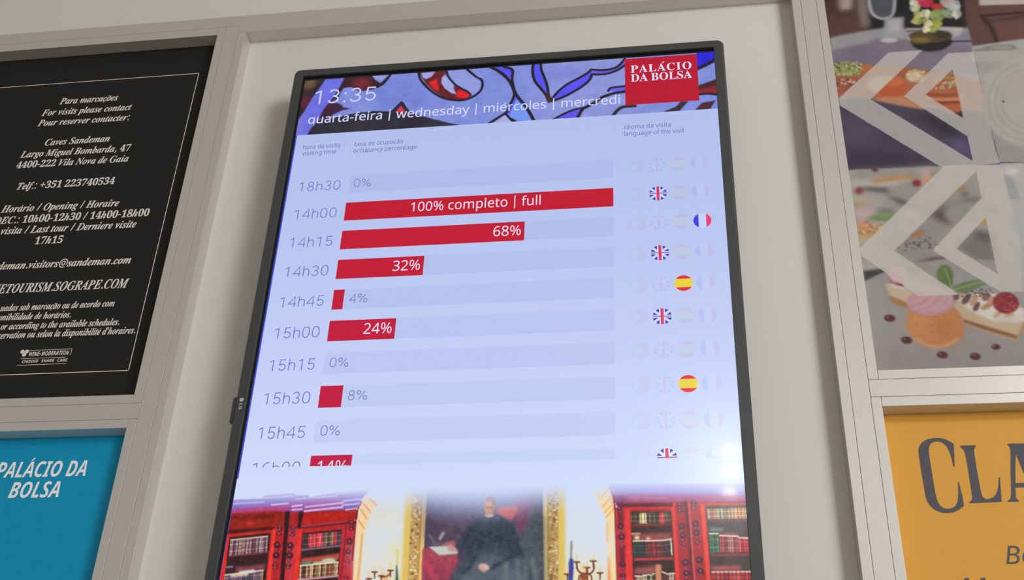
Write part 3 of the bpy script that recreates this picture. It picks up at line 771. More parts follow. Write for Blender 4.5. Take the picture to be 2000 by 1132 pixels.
lb.line([(150, 720), (230, 715)], 3, (120, 110, 120), a3, 1.5, 0.7)
# flags and candelabra on the mantel
lb.poly([(318, 870), (352, 900), (356, 1000), (338, 1250), (298, 1250), (298, 940)], (52, 62, 146), a4, 0.8)
lb.line([(332, 690), (326, 880)], 2.4, (120, 120, 110), a4, 0.6, 0.9); lb.oval((330, 745), 14, 32, (150, 152, 120), a4, 0.8)
BRZ = (116, 62, 40)
def candle(t, x, y, w=32, h=60):
    lb.line([(x, y-12), (x, y-12-h)], 2.6, (226, 206, 150), t, 0.5, 0.9, False)
    lb.line([(x-w, y), (x+w, y)], 2.2, BRZ, t, 0.4, 1, False); lb.oval((x, y+14), 12, 12, BRZ, t, 0.5); lb.line([(x, y), (x, y+70)], 2, BRZ, t, 0.4, 1, False)
for x, y in ((392, 925), (583, 915), (660, 1050), (510, 990), (285, 1065), (828, 1048)): candle(a4, x, y)
lb.line([(392, 960), (400, 1010), (440, 1050), (500, 1060), (560, 1050), (590, 1000), (586, 950)], 2.4, BRZ, a4, 0.4)
lb.line([(510, 1010), (510, 1250)], 3, BRZ, a4, 0.5, 1, False); lb.oval((470, 1100), 45, 50, (150, 70, 40), a4, 1.5); lb.line([(415, 1132), (430, 1080), (510, 1060), (560, 1090), (560, 1160)], 2, BRZ, a4, 0.4)
lb.oval((468, 990), 20, 30, (232, 176, 90), a4, 2, 0.9)
for x, y in ((658, 1040), (735, 1085), (840, 1022), (592, 1118)): candle(a2, x, y, 30, 70)
lb.line([(735, 1100), (800, 1090), (842, 1050)], 2.2, BRZ, a2, 0.4)
lb.poly([(905, 960), (920, 960), (942, 1250), (895, 1250)], (62, 92, 76), a2, 0.8); lb.oval((780, 1110), 24, 40, (230, 120, 40), a2, 3, 0.8)
lb.poly([(830, 710), (910, 700), (930, 830), (860, 850)], (226, 220, 150), a2, 5, 0.8); lb.line([(922, 790), (918, 960)], 3, (220, 196, 90), a2, 1, 0.9)
# right bookcase: side face, then the front
lb.poly([(560, 90), (700, 70), (770, 60), (800, 120), (830, 290), (870, 1250), (750, 1250), (738, 430), (690, 320), (650, 250)], (242, 214, 160), a4, 1.5)
lb.poly([(745, 560), (840, 520), (858, 900), (760, 900)], (224, 228, 240), a4, 10, 0.8)
for P in ([(660, 190), (760, 80)], [(690, 290), (810, 150)], [(710, 360), (820, 240)], [(730, 410), (825, 300)]):
    lb.line(P, 1.8, (226, 150, 80), a4, 0.6, 0.7, False)
lb.poly([(733, 460), (748, 460), (752, 700), (742, 700)], (226, 160, 70), a4, 1.5); lb.poly([(760, 860), (770, 900), (780, 1250), (750, 1250)], (226, 110, 50), a4, 1.5)
lb.poly([(770, 30), (2600, 30), (2600, 1250), (868, 1250), (830, 290), (800, 130)], (166, 30, 36), a4, 0.7)
lb.poly([(770, 30), (2600, 30), (2600, 170), (1000, 160), (820, 170), (800, 130)], (126, 100, 186), a4, 2)
lb.poly([(815, 160), (1000, 155), (2600, 160), (2600, 245), (1000, 245), (830, 250)], (160, 64, 116), a4, 2)
lb.poly([(822, 170), (960, 160), (960, 260), (838, 270)], (118, 44, 104), a4, 3, 0.9)
lb.poly([(835, 248), (2600, 235), (2600, 290), (835, 300)], (92, 20, 40), a4, 1.2)
lb.line([(1000, 180), (1415, 190)], 2, (190, 110, 150), a4, 0.8, 0.7, False)
for c_ in ((790, 95), (805, 130), (828, 260), (850, 290)): lb.oval(c_, 16, 16, (236, 226, 232), a4, 0.7)
lb.line([(770, 60), (800, 130), (828, 280), (862, 1250)], 2.0, (120, 16, 30), a4, 0.5, 0.9)
lb.poly([(836, 300), (945, 300), (960, 1250), (868, 1250)], (186, 40, 54), a4, 0.8)
lb.poly([(868, 340), (920, 340), (935, 480), (870, 480)], (110, 20, 36), a4, 1); lb.poly([(880, 760), (945, 750), (945, 930), (892, 930)], (112, 24, 44), a4, 1)
for c_, rx, ry in (((885, 310), 30, 30), ((890, 350), 34, 12), ((898, 515), 38, 42), ((898, 565), 18, 16), ((908, 635), 40, 40), ((905, 685), 18, 16), ((912, 742), 38, 14), ((920, 950), 42, 30), ((925, 1005), 18, 16), ((925, 1080), 44, 24), ((930, 1115), 20, 18)):
    lb.oval(c_, rx, ry, (74, 12, 38), a4, 0.8); lb.oval((c_[0]-2, c_[1]-2), 9, 8, (220, 180, 214), a4, 0.7, 0.9)
lb.poly([(945, 300), (1420, 290), (1514, 290), (1590, 1250), (965, 1250)], (226, 48, 46), a4, 0.8)
lb.poly([(1000, 320), (1480, 310), (1480, 350), (1008, 352)], (150, 24, 28), a4, 1.2)
lb.poly([(1008, 345), (1478, 345), (1560, 1250), (1050, 1250)], (54, 28, 30), a4, 0.8)
lb.books((1012, 368), (1110, 364), (1116, 486), (1018, 490), 7, [(74, 62, 54), (58, 48, 46), (100, 84, 66)], a4, None, 21)
lb.books((1112, 362), (1200, 358), (1205, 485), (1116, 488), 3, [(216, 202, 146), (190, 176, 120)], a4, None, 23)
lb.books((1205, 360), (1340, 358), (1346, 482), (1208, 486), 10, [(70, 60, 54), (52, 46, 44), (90, 80, 66)], a4, None, 22)
lb.books((1342, 358), (1400, 356), (1408, 480), (1348, 482), 3, [(206, 70, 62), (216, 160, 120)], a4, None, 24); lb.books((1402, 356), (1470, 354), (1480, 478), (1410, 480), 4, [(74, 66, 60), (110, 100, 84)], a4, None, 25)
lb.poly([(1018, 492), (1480, 484), (1482, 506), (1020, 516)], (136, 38, 36), a4, 0.8)
lb.poly([(1030, 598), (1490, 590), (1495, 690), (1036, 700)], (146, 66, 66), a4, 2)
lb.line([(1030, 602), (1115, 600)], 3, (190, 150, 130), a4, 0.6, 1, False); lb.oval((1085, 645), 28, 22, (240, 220, 170), a4, 1); lb.oval((1215, 655), 26, 18, (226, 180, 150), a4, 1)
CAP = (234, 218, 200)
lb.books((1040, 684), (1172, 680), (1182, 866), (1048, 874), 4, [(50, 62, 62), (44, 54, 56)], a4, CAP, 31)
lb.books((1175, 682), (1390, 676), (1402, 858), (1184, 866), 9, [(136, 44, 54), (110, 40, 46), (176, 130, 110), (90, 70, 70)], a4, CAP, 32)
lb.books((1390, 676), (1486, 660), (1500, 850), (1402, 858), 5, [(70, 60, 60), (206, 190, 156), (60, 50, 56)], a4, CAP, 33)
lb.poly([(1048, 882), (1500, 868), (1504, 894), (1050, 910)], (196, 56, 62), a4, 0.8)
lb.poly([(1056, 990), (1300, 960), (1300, 1060), (1060, 1080)], (150, 76, 78), a4, 2)
lb.poly([(1298, 950), (1365, 950), (1372, 1250), (1302, 1250)], (206, 134, 96), a4, 1)
lb.books((1060, 1065), (1290, 1060), (1300, 1250), (1066, 1250), 8, [(180, 160, 130), (60, 50, 50), (150, 60, 60), (110, 120, 80)], a4, CAP, 35, jit=.15)
lb.books((1372, 1040), (1540, 1040), (1550, 1250), (1380, 1250), 6, [(60, 50, 50), (150, 130, 110), (90, 40, 46)], a4, CAP, 36, jit=.2)
# far right: second pair of columns, last cabinet
lb.poly([(195, 245), (260, 240), (300, 1250), (235, 1250)], (226, 54, 50), a5, 0.8)
lb.poly([(225, 250), (380, 240), (450, 1250), (290, 1250)], (166, 32, 42), a5, 0.9); lb.poly([(370, 240), (520, 240), (590, 1250), (440, 1250)], (166, 30, 40), a5, 0.9)
lb.line([(345, 240), (400, 700), (440, 1250)], 5, (90, 14, 44), a5, 1); lb.line([(385, 250), (420, 700), (460, 1250)], 2.6, (214, 84, 92), a5, 0.7)
CM2 = [((285, 265), 30, 22), ((282, 300), 24, 22), ((285, 335), 36, 12), ((306, 515), 38, 42), ((312, 562), 16, 14), ((315, 620), 38, 38), ((320, 670), 18, 16), ((328, 725), 36, 16), ((350, 930), 44, 40), ((352, 998), 18, 16), ((362, 1055), 46, 34), ((364, 1105), 20, 18)]
for (c_, rx, ry) in CM2:
    for dx, dy in ((0, 0), (157, -28)):
        lb.oval((c_[0]+dx, c_[1]+dy), rx, ry, (80, 16, 44), a5, 0.8); lb.oval((c_[0]+dx-2, c_[1]+dy-3), 10, 9, (212, 190, 222), a5, 0.8, 0.9)
lb.poly([(515, 245), (575, 245), (650, 1250), (595, 1250)], (232, 60, 50), a5, 0.8)
lb.poly([(575, 245), (1150, 245), (1150, 290), (580, 290)], (200, 60, 52), a5, 1)
lb.poly([(578, 280), (1160, 270), (1200, 1250), (650, 1250)], (62, 48, 50), a5, 1)
lb.books((595, 310), (1075, 300), (1085, 425), (605, 435), 12, [(214, 150, 110), (200, 190, 150), (196, 110, 90), (150, 140, 120)], a5, None, 41)
lb.poly([(608, 440), (1090, 430), (1092, 450), (610, 460)], (110, 70, 64), a5, 1)
lb.poly([(620, 530), (790, 530), (790, 570), (625, 575)], (96, 130, 120), a5, 2)
lb.poly([(740, 590), (950, 590), (960, 650), (740, 650)], (160, 80, 80), a5, 2)
lb.books((618, 598), (728, 598), (742, 815), (635, 822), 4, [(60, 110, 76), (54, 90, 72)], a5, CAP, 43)
lb.books((736, 620), (960, 630), (972, 812), (748, 815), 9, [(176, 96, 96), (150, 64, 70), (190, 130, 110)], a5, CAP, 44)
lb.books((960, 645), (1105, 650), (1118, 810), (974, 812), 6, [(214, 50, 70), (196, 70, 84), (160, 40, 60)], a5, CAP, 45)
lb.poly([(640, 832), (1130, 822), (1132, 850), (642, 858)], (146, 46, 50), a5, 0.8)
lb.poly([(655, 970), (980, 965), (985, 1020), (660, 1025)], (176, 84, 74), a5, 2)
lb.books((648, 1040), (1150, 1036), (1160, 1250), (660, 1250), 11, [(176, 40, 46), (140, 34, 42), (190, 70, 70)], a5, (244, 226, 214), 46)
_d = np.clip(1.25-lb.img.mean(2)/170, 0.06, 1)
lb.img += (lb.noise(6, 1.5)*_d)[..., None]+(lb.noise(6, 5)*_d)[..., None]
# the picture melts into the page at its top edge
_z = lb.z1-np.arange(lb.h)*lb.res
_x = lb.x0+np.arange(lb.w)*lb.res
_hz = .5885-.004*np.exp(-((_x+.26)/.10)**2)
_wd = .040+.026*np.exp(-((_x+.26)/.10)**2)
_f = np.clip((_hz[None, :]-_z[:, None])/_wd[None, :], 0, 1)
_f = (_f*_f*(3-2*_f))[..., None]
_pg = np.array([page_colour(z) for z in _z])[:, None, :]
lb.img = lb.img*_f+_pg*(1-_f)
# the sitter's head
lb.oval((812, 240), 66, 68, (176, 171, 184), a3, 1.2)
lb.oval((850, 270), 30, 50, (162, 157, 172), a3, 1.2)
lb.oval((800, 315), 52, 78, (208, 166, 150), a3, 1.2)
lb.oval((790, 250), 40, 26, (214, 186, 174), a3, 2)
lb.oval((838, 340), 18, 46, (170, 122, 112), a3, 2.5, 0.7)
lb.line([(765, 296), (785, 294)], 1.8, (136, 98, 92), a3, 0.8, 0.7, False); lb.line([(815, 296), (838, 298)], 1.8, (136, 98, 92), a3, 0.8, 0.7, False)
lb.line([(795, 305), (788, 335), (800, 342)], 1.4, (186, 128, 114), a3, 0.8, 0.8)
lb.line([(782, 362), (808, 362)], 1.2, (172, 112, 104), a3, 0.5, 0.9, False)
lb.poly([(748, 372), (775, 392), (840, 378), (850, 398), (790, 412), (745, 395)], (214, 196, 208), a3, 1)
# the picture goes on down to the foot of the page, out of the frame
_n = int(round((LZ0-SZ0)/lb.res))
_r0 = int(round((LZ1-.4465)/lb.res))
lb.img[_r0:] = lb.img[_r0-1]
_rows = [lb.h-1]*_n
lb.img = np.concatenate([lb.img, lb.img[_rows]], 0); lb.h = lb.img.shape[0]
def low(x0, x1, z0, z1, c_, bl=1.0): lb.poly([(x0, z0), (x1, z0), (x1, z1), (x0, z1)], c_, None, bl)
low(-.62, .09, .10, .19, (120, 78, 58)); low(-.62, .09, .186, .196, (70, 36, 30))
for _a, _b in ((-.62, -.405), (-.085, .09)):
    low(_a, _b, .196, .36, (150, 30, 30)); low(_a, _b, .352, .366, (96, 16, 22))
    for _q in range(3):
        _x = _a+(_b-_a)*(_q+.12)/3
        low(_x, _x+(_b-_a)*.25, .215, .335, (112, 20, 24), 1.5); low(_x+.008, _x+(_b-_a)*.25-.008, .225, .325, (168, 36, 34), 1.5)
low(-.405, -.085, .196, .37, (214, 206, 196)); low(-.35, -.14, .196, .335, (46, 40, 44)); low(-.405, -.085, .366, .382, (236, 230, 220))
obj('library_picture', lb.mesh(), M_SCREEN, scr)

# ------------------------------------------------------------------ three spotlights in the ceiling, mirrored in the glass
for k, (px, py, what) in enumerate(((1427, 883, 'nearest the screen wall'), (1427, 920, 'in the middle of the row'), (1425, 962, 'farthest from the screen wall'))):
    X, Z = at(px, py, SY); X, Z = float(X), float(Z); D_ = DIST+SY
    t = (1.985-Z)*D_/Z
    lx, ly = X+X/D_*t, SY-t
    lp = thing('ceiling_spotlight', 'small round white spotlight in the ceiling, '+what, 'lamp', (lx, ly, EYE+2.0), 'row of ceiling spotlights')
    n = 32
    prof = [(.052, 2.0), (.052, 1.992), (.046, 1.988), (.034, 1.988), (.032, 1.996)]
    obj('housing', loft([[(lx+r*math.cos(2*math.pi*i/n), ly+r*math.sin(2*math.pi*i/n), z) for i in range(n)] for r, z in prof]), M_WHITE, lp)
    bm = bmesh.new(); bm.faces.new([bm.verts.new((lx+.0325*math.cos(-2*math.pi*i/n), ly+.0325*math.sin(-2*math.pi*i/n), 1.990)) for i in range(n)])
    obj('diffuser', fin(bm), M_LAMP, lp)

# ------------------------------------------------------------------ black poster with visiting hours (upper left)
PY = SHEET-.0003
bp = thing('information_poster', 'black framed poster of white italic lettering, upper left of the screen', 'poster', (-1.076, SHEET, EYE+ZM[1]))
obj('board', box(XL[2]+.0012, XA[1]-.0012, SHEET, WALL-.0002, ZM[1]+.0012, ZS-.0012), surface('black_print', (0.017, 0.017, 0.0155), 0.55, spec=0.25, noise=0.25, scale=400), bp)
WH = (206, 201, 198)
_a, _b = at([386.5, 254.4], [142.7, 723.5], PY); br_ = float(_a.mean()); bt = float(_b[0]); bb = float(_b[1]); bl_ = -1.3622-.7902-br_
LW = .0011
obj('border_line', flat([quad(bl_, br_, bt-LW, bt), quad(bl_, br_, bb, bb+LW), quad(bl_, bl_+LW, bb, bt), quad(br_-LW, br_, bb, bt)], PY, (214, 208, 204)), M_PRINT, bp)
def poster_line(s_, px0, py0, px1, py1, cap, skip=0, parent=bp, y=PY, color=WH, **kw):
    X0, Z0 = at(px0, py0, y); X1, Z1 = at(px1, py1, y)
    return text('text_line', s_, float(X0), float(X1), float(Z0+Z1)/2, cap, y, M_PRINT, color, parent, skip=skip, **kw)
SI = dict(kind='serif_italic', shear=0.05, weight=.005)
for s_, a, b, c_, d, cap, sk in (
    ('Para marcações', 115.5, 203.6, 229, 195.6, .0138, 0), ('For visits please contact', 80.5, 226.3, 255.5, 214.2, .0138, 0),
    ('Pour reserver contacter:', 72.5, 246.5, 251, 234.4, .0138, 0), ('Caves Sandeman', 86.5, 284, 213, 276, .0138, 0),
    ('Largo Miguel Bombarda, 47', 38.5, 308.3, 253.4, 293.9, .0138, 0), ('4400-222 Vila Nova de Gaia', 30.5, 328.4, 249.5, 315.4, .0138, 0),
    ('Telf.: +351 223740534', 32, 370.2, 222.5, 359, .0140, 0), ('Horário / Opening / Horaire', 1, 415.2, 231, 402, .0140, 0),
    ('DEC.: 10h00-12h30 / 14h00-18h00', 0, 436.2, 289.6, 422.2, .0140, 1), ('Última visita / Last tour / Derniere visite', 0, 457.2, 264.4, 444, .0140, 7),
    ('17h15', 66.5, 476.8, 120.5, 474, .0140, 0), ('sandeman.visitors@sandeman.com', -6, 526.4, 254.3, 514, .0140, 3),
    ('WINETOURISM.SOGRAPE.COM', -5, 572.2, 248.5, 561.5, .0165, 3), ('uadas sob marcação ou de acordo com', 0, 606.7, 222.3, 598.3, .0118, 0),
    ('disponibilidade de horários.', -4, 625.2, 137.8, 620, .0118, 4), ('or according to the available schedules.', 0, 643.5, 232.5, 634.2, .0118, 0),
    ("reservation ou selon la disponibilité d'horaires.", 0, 660.5, 263.8, 651, .0118, 3)):
    poster_line(s_, a, b, c_, d, cap, sk, **SI)
# small responsible-drinking badge
def pz(x, y_, d=PY):
    X, Z = at(x, y_, d); return float(X), float(Z)
wl, _ = pz(41, 698); wr, _ = pz(136.5, 698); zt_ = pz(95, 683)[1]; zm_ = pz(90, 698.8)[1]; zb_ = pz(85, 711.6)[1]
P = [quad(wl+.008, wr, zt_, zt_+.0007), quad(wl, wr-.008, zm_, zm_+.0007), quad(wl-.003, wr-.004, zb_, zb_+.0007), quad(wr-.0007, wr, zm_+.004, zt_)]
X, Z = pz(78.6, 690.6); P.append([(X+.0011*math.cos(t), Z+.0011*math.sin(t)) for t in np.linspace(0, 2*math.pi, 12, endpoint=False)])
for cx_, cy_ in ((43.8, 686.4), (52.2, 686.2), (47.2, 692.4)):
    X, Z = pz(cx_, cy_); P.append([(X+.0034*math.cos(t), Z+.0034*math.sin(t)) for t in np.linspace(0, 2*math.pi, 16, endpoint=False)])
wb = obj('wine_badge', flat(P, PY, WH), M_PRINT, bp)
def badge(s_, a, b, c_, d, cap, w):
    X0, Z0 = pz(a, b); X1, Z1 = pz(c_, d)
    text('badge_lettering', s_, X0, X1, (Z0+Z1)/2, cap, PY, M_PRINT, WH, wb, kind='sans_bold', shear=0.10)
badge('WINE  MODERATION', 55, 694.6, 132.6, 692.6, .0072, .012); badge('CHOOSE   SHARE   CARE', 42.3, 707.8, 130.4, 705.8, .0048, .01)

# ------------------------------------------------------------------ blue poster (lower left)
bz0 = ZB[1]
up_ = thing('blue_poster', 'bright blue framed poster with white palace lettering, lower left of the screen', 'poster', (-1.076, SHEET, EYE+bz0))
obj('board', box(XL[2]+.0012, XA[1]-.0012, SHEET, WALL-.0002, bz0+.0012, ZM[2]-.0012), surface('blue_print', (0.004, 0.34, 0.60), 0.5, spec=0.25, noise=0.10, scale=90), up_)
poster_line('PALÁCIO DA', -10.5, 932.2, 165.8, 929.2, .0240, parent=up_, color=(222, 222, 224), kind='sans_bold_italic', shear=.0)
poster_line('BOLSA', 14.8, 972, 113.2, 970, .0240, parent=up_, color=(222, 222, 224), kind='sans_bold_italic', shear=.0)

# ------------------------------------------------------------------ yellow poster (lower right)
yp = thing('yellow_poster', 'mustard yellow framed poster with large dark lettering, lower right of the screen', 'poster', (.541, SHEET, EYE+bz0))
obj('board', box(XB[2]+.0012, XR[1]-.0012, SHEET, WALL-.0002, bz0+.0012, ZM[2]-.0012), surface('yellow_print', (0.77, 0.385, 0.060), 0.5, spec=0.25, noise=0.03, scale=90), yp)
y4 = (1640, 720, 2.747)
def crv(P, n=5):
    """outline with its curves rounded and its sharp corners kept"""
    q = np.array([pz(y4[0]+x/y4[2], y4[1]+y_/y4[2]) for x, y_ in P]); N = len(q); out = []
    def corner(i):
        u = q[i]-q[i-1]; v = q[(i+1) % N]-q[i]
        return u@v < .80*np.hypot(*u)*np.hypot(*v)
    for i in range(N):
        p0, p1, p2, p3 = q[i-1], q[i], q[(i+1) % N], q[(i+2) % N]
        L = np.hypot(*(p2-p1))
        m1 = (p2-p1) if corner(i) else (p2-p0)/(np.hypot(*(p2-p0))+1e-9)*L
        m2 = (p2-p1) if corner((i+1) % N) else (p3-p1)/(np.hypot(*(p3-p1))+1e-9)*L
        for k in range(n):
            t = k/n
            out.append((2*t**3-3*t*t+1)*p1+(t**3-2*t*t+t)*m1+(3*t*t-2*t**3)*p2+(t**3-t*t)*m2)
    return np.array(out)
def ngon(name, Ps, parent, color):
    vs, fs = [], []
    for q in Ps:
        b = len(vs); vs += [(x, PY, z) for x, z in q]; fs.append(list(range(b, b+len(q))))
    me = bpy.data.meshes.new('m'); me.from_pydata(vs, [], fs)
    bm = bmesh.new(); bm.from_mesh(me); bmesh.ops.triangulate(bm, faces=list(bm.faces), ngon_method='EAR_CLIP'); bm.to_mesh(me); bm.free()
    face_out(me); set_col(me, color)
    return obj(name, me, M_PRINT, parent)
GREY = (74, 73, 80)
Cpts = [(612, 402), (590, 388), (560, 375), (525, 370), (490, 373), (460, 383), (437, 400), (425, 422), (423, 448), (428, 485), (440, 560), (452, 630), (463, 690), (476, 720), (495, 742), (520, 760), (550, 770), (580, 772), (610, 768), (640, 755), (667, 735), (660, 690), (648, 640), (640, 607), (634, 606), (636, 640), (635, 690), (627, 725), (611, 742), (590, 749), (566, 748), (546, 738), (531, 720), (521, 695), (512, 655), (500, 585), (488, 510), (479, 450), (479, 425), (486, 405), (501, 393), (522, 389), (545, 393), (565, 406), (582, 430), (598, 470), (610, 524), (617, 524), (615, 460)]
ngon('large_letter', [crv(Cpts)], yp, GREY)
ngon('large_letter', [crv([(645, 415), (652, 411), (725, 409), (732, 413), (722, 432), (723, 455), (740, 560), (758, 655), (768, 688), (785, 698), (805, 696), (830, 681), (845, 656), (852, 620), (853, 582), (860, 580), (864, 640), (870, 713), (697, 720), (697, 714), (710, 698), (710, 680), (695, 580), (680, 490), (668, 440)])], yp, GREY)
ngon('large_letter', [crv([(900, 405), (906, 401), (1010, 399), (1030, 460), (1075, 640), (1092, 690), (1104, 708), (1020, 710), (1030, 690), (1018, 640), (988, 560), (945, 455), (943, 560), (945, 690), (962, 707), (962, 712), (902, 714), (902, 708), (917, 692), (920, 640), (917, 560), (917, 445), (912, 420)]), crv([(944, 612), (1012, 610), (1018, 634), (944, 636)])], yp, GREY)
_x0 = pz(1966, 1100.4)
text('text_line', 'Bo', _x0[0], _x0[0]+.0345, _x0[1]-.0002, .0228, PY, M_PRINT, GREY, yp, kind='sans_italic', shear=.04)
_x0 = pz(1873, 1128)
text('text_line', 'M', _x0[0], _x0[0]+.0300, _x0[1]-.0228, .0228, PY, M_PRINT, GREY, yp, kind='sans_italic', shear=.04)

# ------------------------------------------------------------------ food poster (upper right)
fp = thing('food_poster', 'framed poster of restaurant table and dessert photos with pale chevrons, upper right of the screen', 'poster', (.541, SHEET, EYE+ZM[1]))
obj('board', box(XB[2]+.0012, XR[1]-.0012, SHEET, WALL-.0002, ZM[1]+.0012, ZS-.0012), surface('poster_paper', (0.40, 0.38, 0.38), 0.5, spec=0.2, noise=0.02, scale=50), fp)
fc = Canvas(XB[2]+.006, .640, ZM[1]+.006, ZS-.006, PY, .0011, (150, 145, 145))
A = (1580, 0, 3.329); B = (1620, 300, 4.042); Cc = (1640, 480, 4.042)
# --- upper photograph: laid table in a restaurant
fc.poly([(-100, -600), (2000, -600), (2000, 300), (-100, 300)], (58, 46, 46), A, 3)
fc.poly([(60, -300), (360, -300), (390, 220), (100, 260)], (76, 50, 50), A, 4); fc.poly([(120, 110), (330, 100), (350, 220), (130, 245)], (92, 58, 62), A, 5, 0.8)
fc.poly([(185, -60), (290, -60), (280, 60), (200, 70)], (176, 158, 146), A, 4, .9)
fc.poly([(300, -200), (365, -200), (395, 165), (345, 185), (320, 90)], (122, 110, 104), A, 4)
fc.poly([(375, -200), (640, -200), (640, 200), (420, 200)], (30, 28, 34), A, 3); fc.poly([(560, -200), (1000, -200), (1010, 190), (640, 190)], (34, 32, 36), A, 4)
fc.poly([(130, 245), (330, 205), (480, 180), (640, 185), (800, 175), (1050, 180), (1060, 300), (150, 345)], (142, 142, 146), A, 2)
fc.poly([(60, 345), (330, 290), (450, 250), (700, 260), (1070, 270), (1500, 320), (1500, 480), (60, 480)], (116, 108, 124), A, 2.5)
fc.poly([(150, 350), (330, 300), (450, 330), (400, 430), (150, 430)], (110, 100, 122), A, 5, 0.8)
fc.oval((470, 30), 92, 95, (96, 96, 108), A, 1.5, 0.75); fc.line([(385, -60), (400, 60), (440, 110), (500, 120), (550, 80), (560, -60)], 5, (176, 178, 184), A, 1.2, 0.8)
fc.poly([(490, 115), (620, 108), (615, 250), (480, 250)], (150, 150, 154), A, 2, .9); fc.poly([(510, 130), (600, 125), (590, 200), (510, 205)], (172, 172, 174), A, 2.5, .8)
fc.oval((520, 262), 55, 16, (186, 186, 190), A, 1.5, .8); fc.line([(640, 205), (740, 195)], 3, (80, 76, 84), A, 1, .8); fc.line([(640, 185), (720, 190)], 2, (190, 190, 190), A, 1, .6)
fc.poly([(840, 190), (860, 175), (1000, 180), (985, 240), (900, 240)], (170, 168, 170), A, 1.5); fc.poly([(640, 240), (740, 232), (740, 260), (650, 262)], (176, 174, 176), A, 1.5, .9)
fc.poly([(920, 260), (1060, 180), (1060, 300), (940, 290)], (126, 120, 140), A, 3); fc.poly([(900, 265), (1060, 262), (1060, 272), (900, 275)], (60, 52, 62), A, 1)
fc.oval((795, 270), 135, 52, (38, 36, 34), A, 1.2); fc.oval((790, 290), 110, 45, (34, 32, 34), A, 2); fc.oval((790, 235), 140, 42, (78, 66, 42), A, 1.2); fc.oval((720, 262), 70, 22, (140, 110, 50), A, 3, .8); fc.oval((870, 225), 60, 22, (48, 46, 36), A, 3, .8)
r_ = random.Random(3)
for cx, cy, rx, ry, c_ in ((690, 50, 34, 28, (196, 200, 160)), (720, 100, 40, 26, (186, 186, 110)), (700, 140, 36, 20, (190, 190, 96)), (760, 95, 30, 34, (214, 206, 180)), (830, 100, 46, 40, (150, 166, 84)), (820, 160, 46, 28, (176, 180, 70)), (800, 190, 30, 20, (160, 170, 70)), (850, 70, 30, 24, (120, 146, 80)), (775, 150, 26, 26, (206, 200, 150)), (740, 130, 24, 20, (130, 140, 70)), (760, 190, 20, 26, (226, 216, 180)), (690, 15, 36, 22, (210, 206, 186)), (940, 40, 46, 40, (176, 186, 190)), (900, 90, 36, 26, (140, 160, 120)), (960, 90, 30, 30, (196, 190, 180)), (900, 10, 50, 40, (170, 160, 150))):
    fc.oval((cx, cy), rx, ry, c_, A, 1.3, 0.95, r_.uniform(-30, 30))
    for _k in range(5):
        a_ = r_.uniform(0, 6.28); d_ = r_.uniform(.5, 1.0)
        fc.oval((cx+rx*d_*math.cos(a_), cy+ry*d_*math.sin(a_)), rx*r_.uniform(.25, .5), ry*r_.uniform(.25, .5), tuple(np.clip(np.array(c_)*r_.choice([.72, .86, 1.08]), 0, 240)), A, 1.0, .75, r_.uniform(-50, 50))
fc.oval((760, 15), 50, 34, (190, 42, 66), A, 1.3); fc.oval((830, 42), 40, 20, (196, 40, 50), A, 1.3); fc.oval((730, -20), 50, 30, (200, 60, 84), A, 2)
# wooden chair back on the right
fc.poly([(975, -400), (2000, -400), (2000, 250), (1065, 300), (1020, 110)], (92, 62, 58), A, 1.2)
fc.poly([(1070, -300), (2000, -300), (2000, 10), (1110, 38)], (176, 168, 160), A, 1.5)
fc.poly([(1110, 40), (2000, 12), (2000, 60), (1125, 100)], (98, 66, 58), A, 1.5); fc.line([(1120, 102), (1400, 80)], 4, (52, 34, 34), A, 1.2, 1, False)
fc.poly([(1180, 150), (2000, 90), (2000, 245), (1220, 262)], (104, 64, 62), A, 2); fc.line([(1130, 110), (1190, 190), (1220, 270)], 7, (56, 36, 36), A, 2, .9); fc.line([(1165, 145), (1420, 100)], 4, (70, 42, 42), A, 1.5, .8, False)
fc.poly([(1060, 300), (1400, 250), (2000, 200), (2000, 400), (1060, 400)], (156, 156, 156), A, 1.5); fc.line([(1080, 325), (1330, 320), (1290, 295), (1140, 310)], 4, (118, 112, 104), A, 2, .9)
# wooden board with tapas, dark cloth
fc.poly([(-50, 430), (260, 425), (350, 420), (500, 425), (640, 440), (900, 470), (1100, 520), (1500, 560), (1500, 720), (1160, 725), (700, 690), (400, 640), (-50, 640)], (166, 96, 66), A, 2)
fc.poly([(-50, 640), (400, 640), (700, 690), (1160, 725), (1500, 725), (1500, 1080), (-50, 1120)], (70, 64, 84), A, 2)
fc.poly([(210, 690), (470, 820), (850, 1080), (240, 1110)], (64, 58, 78), A, 1); fc.poly([(240, 720), (420, 830), (420, 960), (250, 920)], (86, 80, 104), A, 14, .8); fc.poly([(500, 1000), (850, 1075), (250, 1110), (240, 1010)], (48, 42, 60), A, 12, .8)
fc.poly([(620, 700), (900, 790), (1010, 870), (900, 900), (700, 760)], (40, 38, 44), A, 8, .9); fc.poly([(880, 930), (1040, 900), (1060, 1040), (960, 990)], (84, 76, 124), A, 8, .9)
fc.poly([(320, 430), (410, 420), (340, 470)], (196, 96, 44), A, 2); fc.poly([(580, 460), (680, 440), (660, 520), (600, 500)], (156, 84, 48), A, 3); fc.oval((490, 550), 110, 60, (214, 170, 120), A, 3)
fc.oval((245, 450), 95, 52, (132, 138, 84), A, 2); 
for k in range(90):
    fc.oval((r_.uniform(160, 345), r_.uniform(405, 500)), r_.uniform(4, 12), r_.uniform(3, 7), r_.choice([(176, 178, 110), (150, 160, 90), (96, 104, 56), (200, 198, 140), (72, 72, 50)]), A, .6, .9, r_.uniform(-60, 60))
fc.poly([(170, 490), (320, 500), (340, 520), (240, 600), (190, 620)], (148, 84, 62), A, 2)
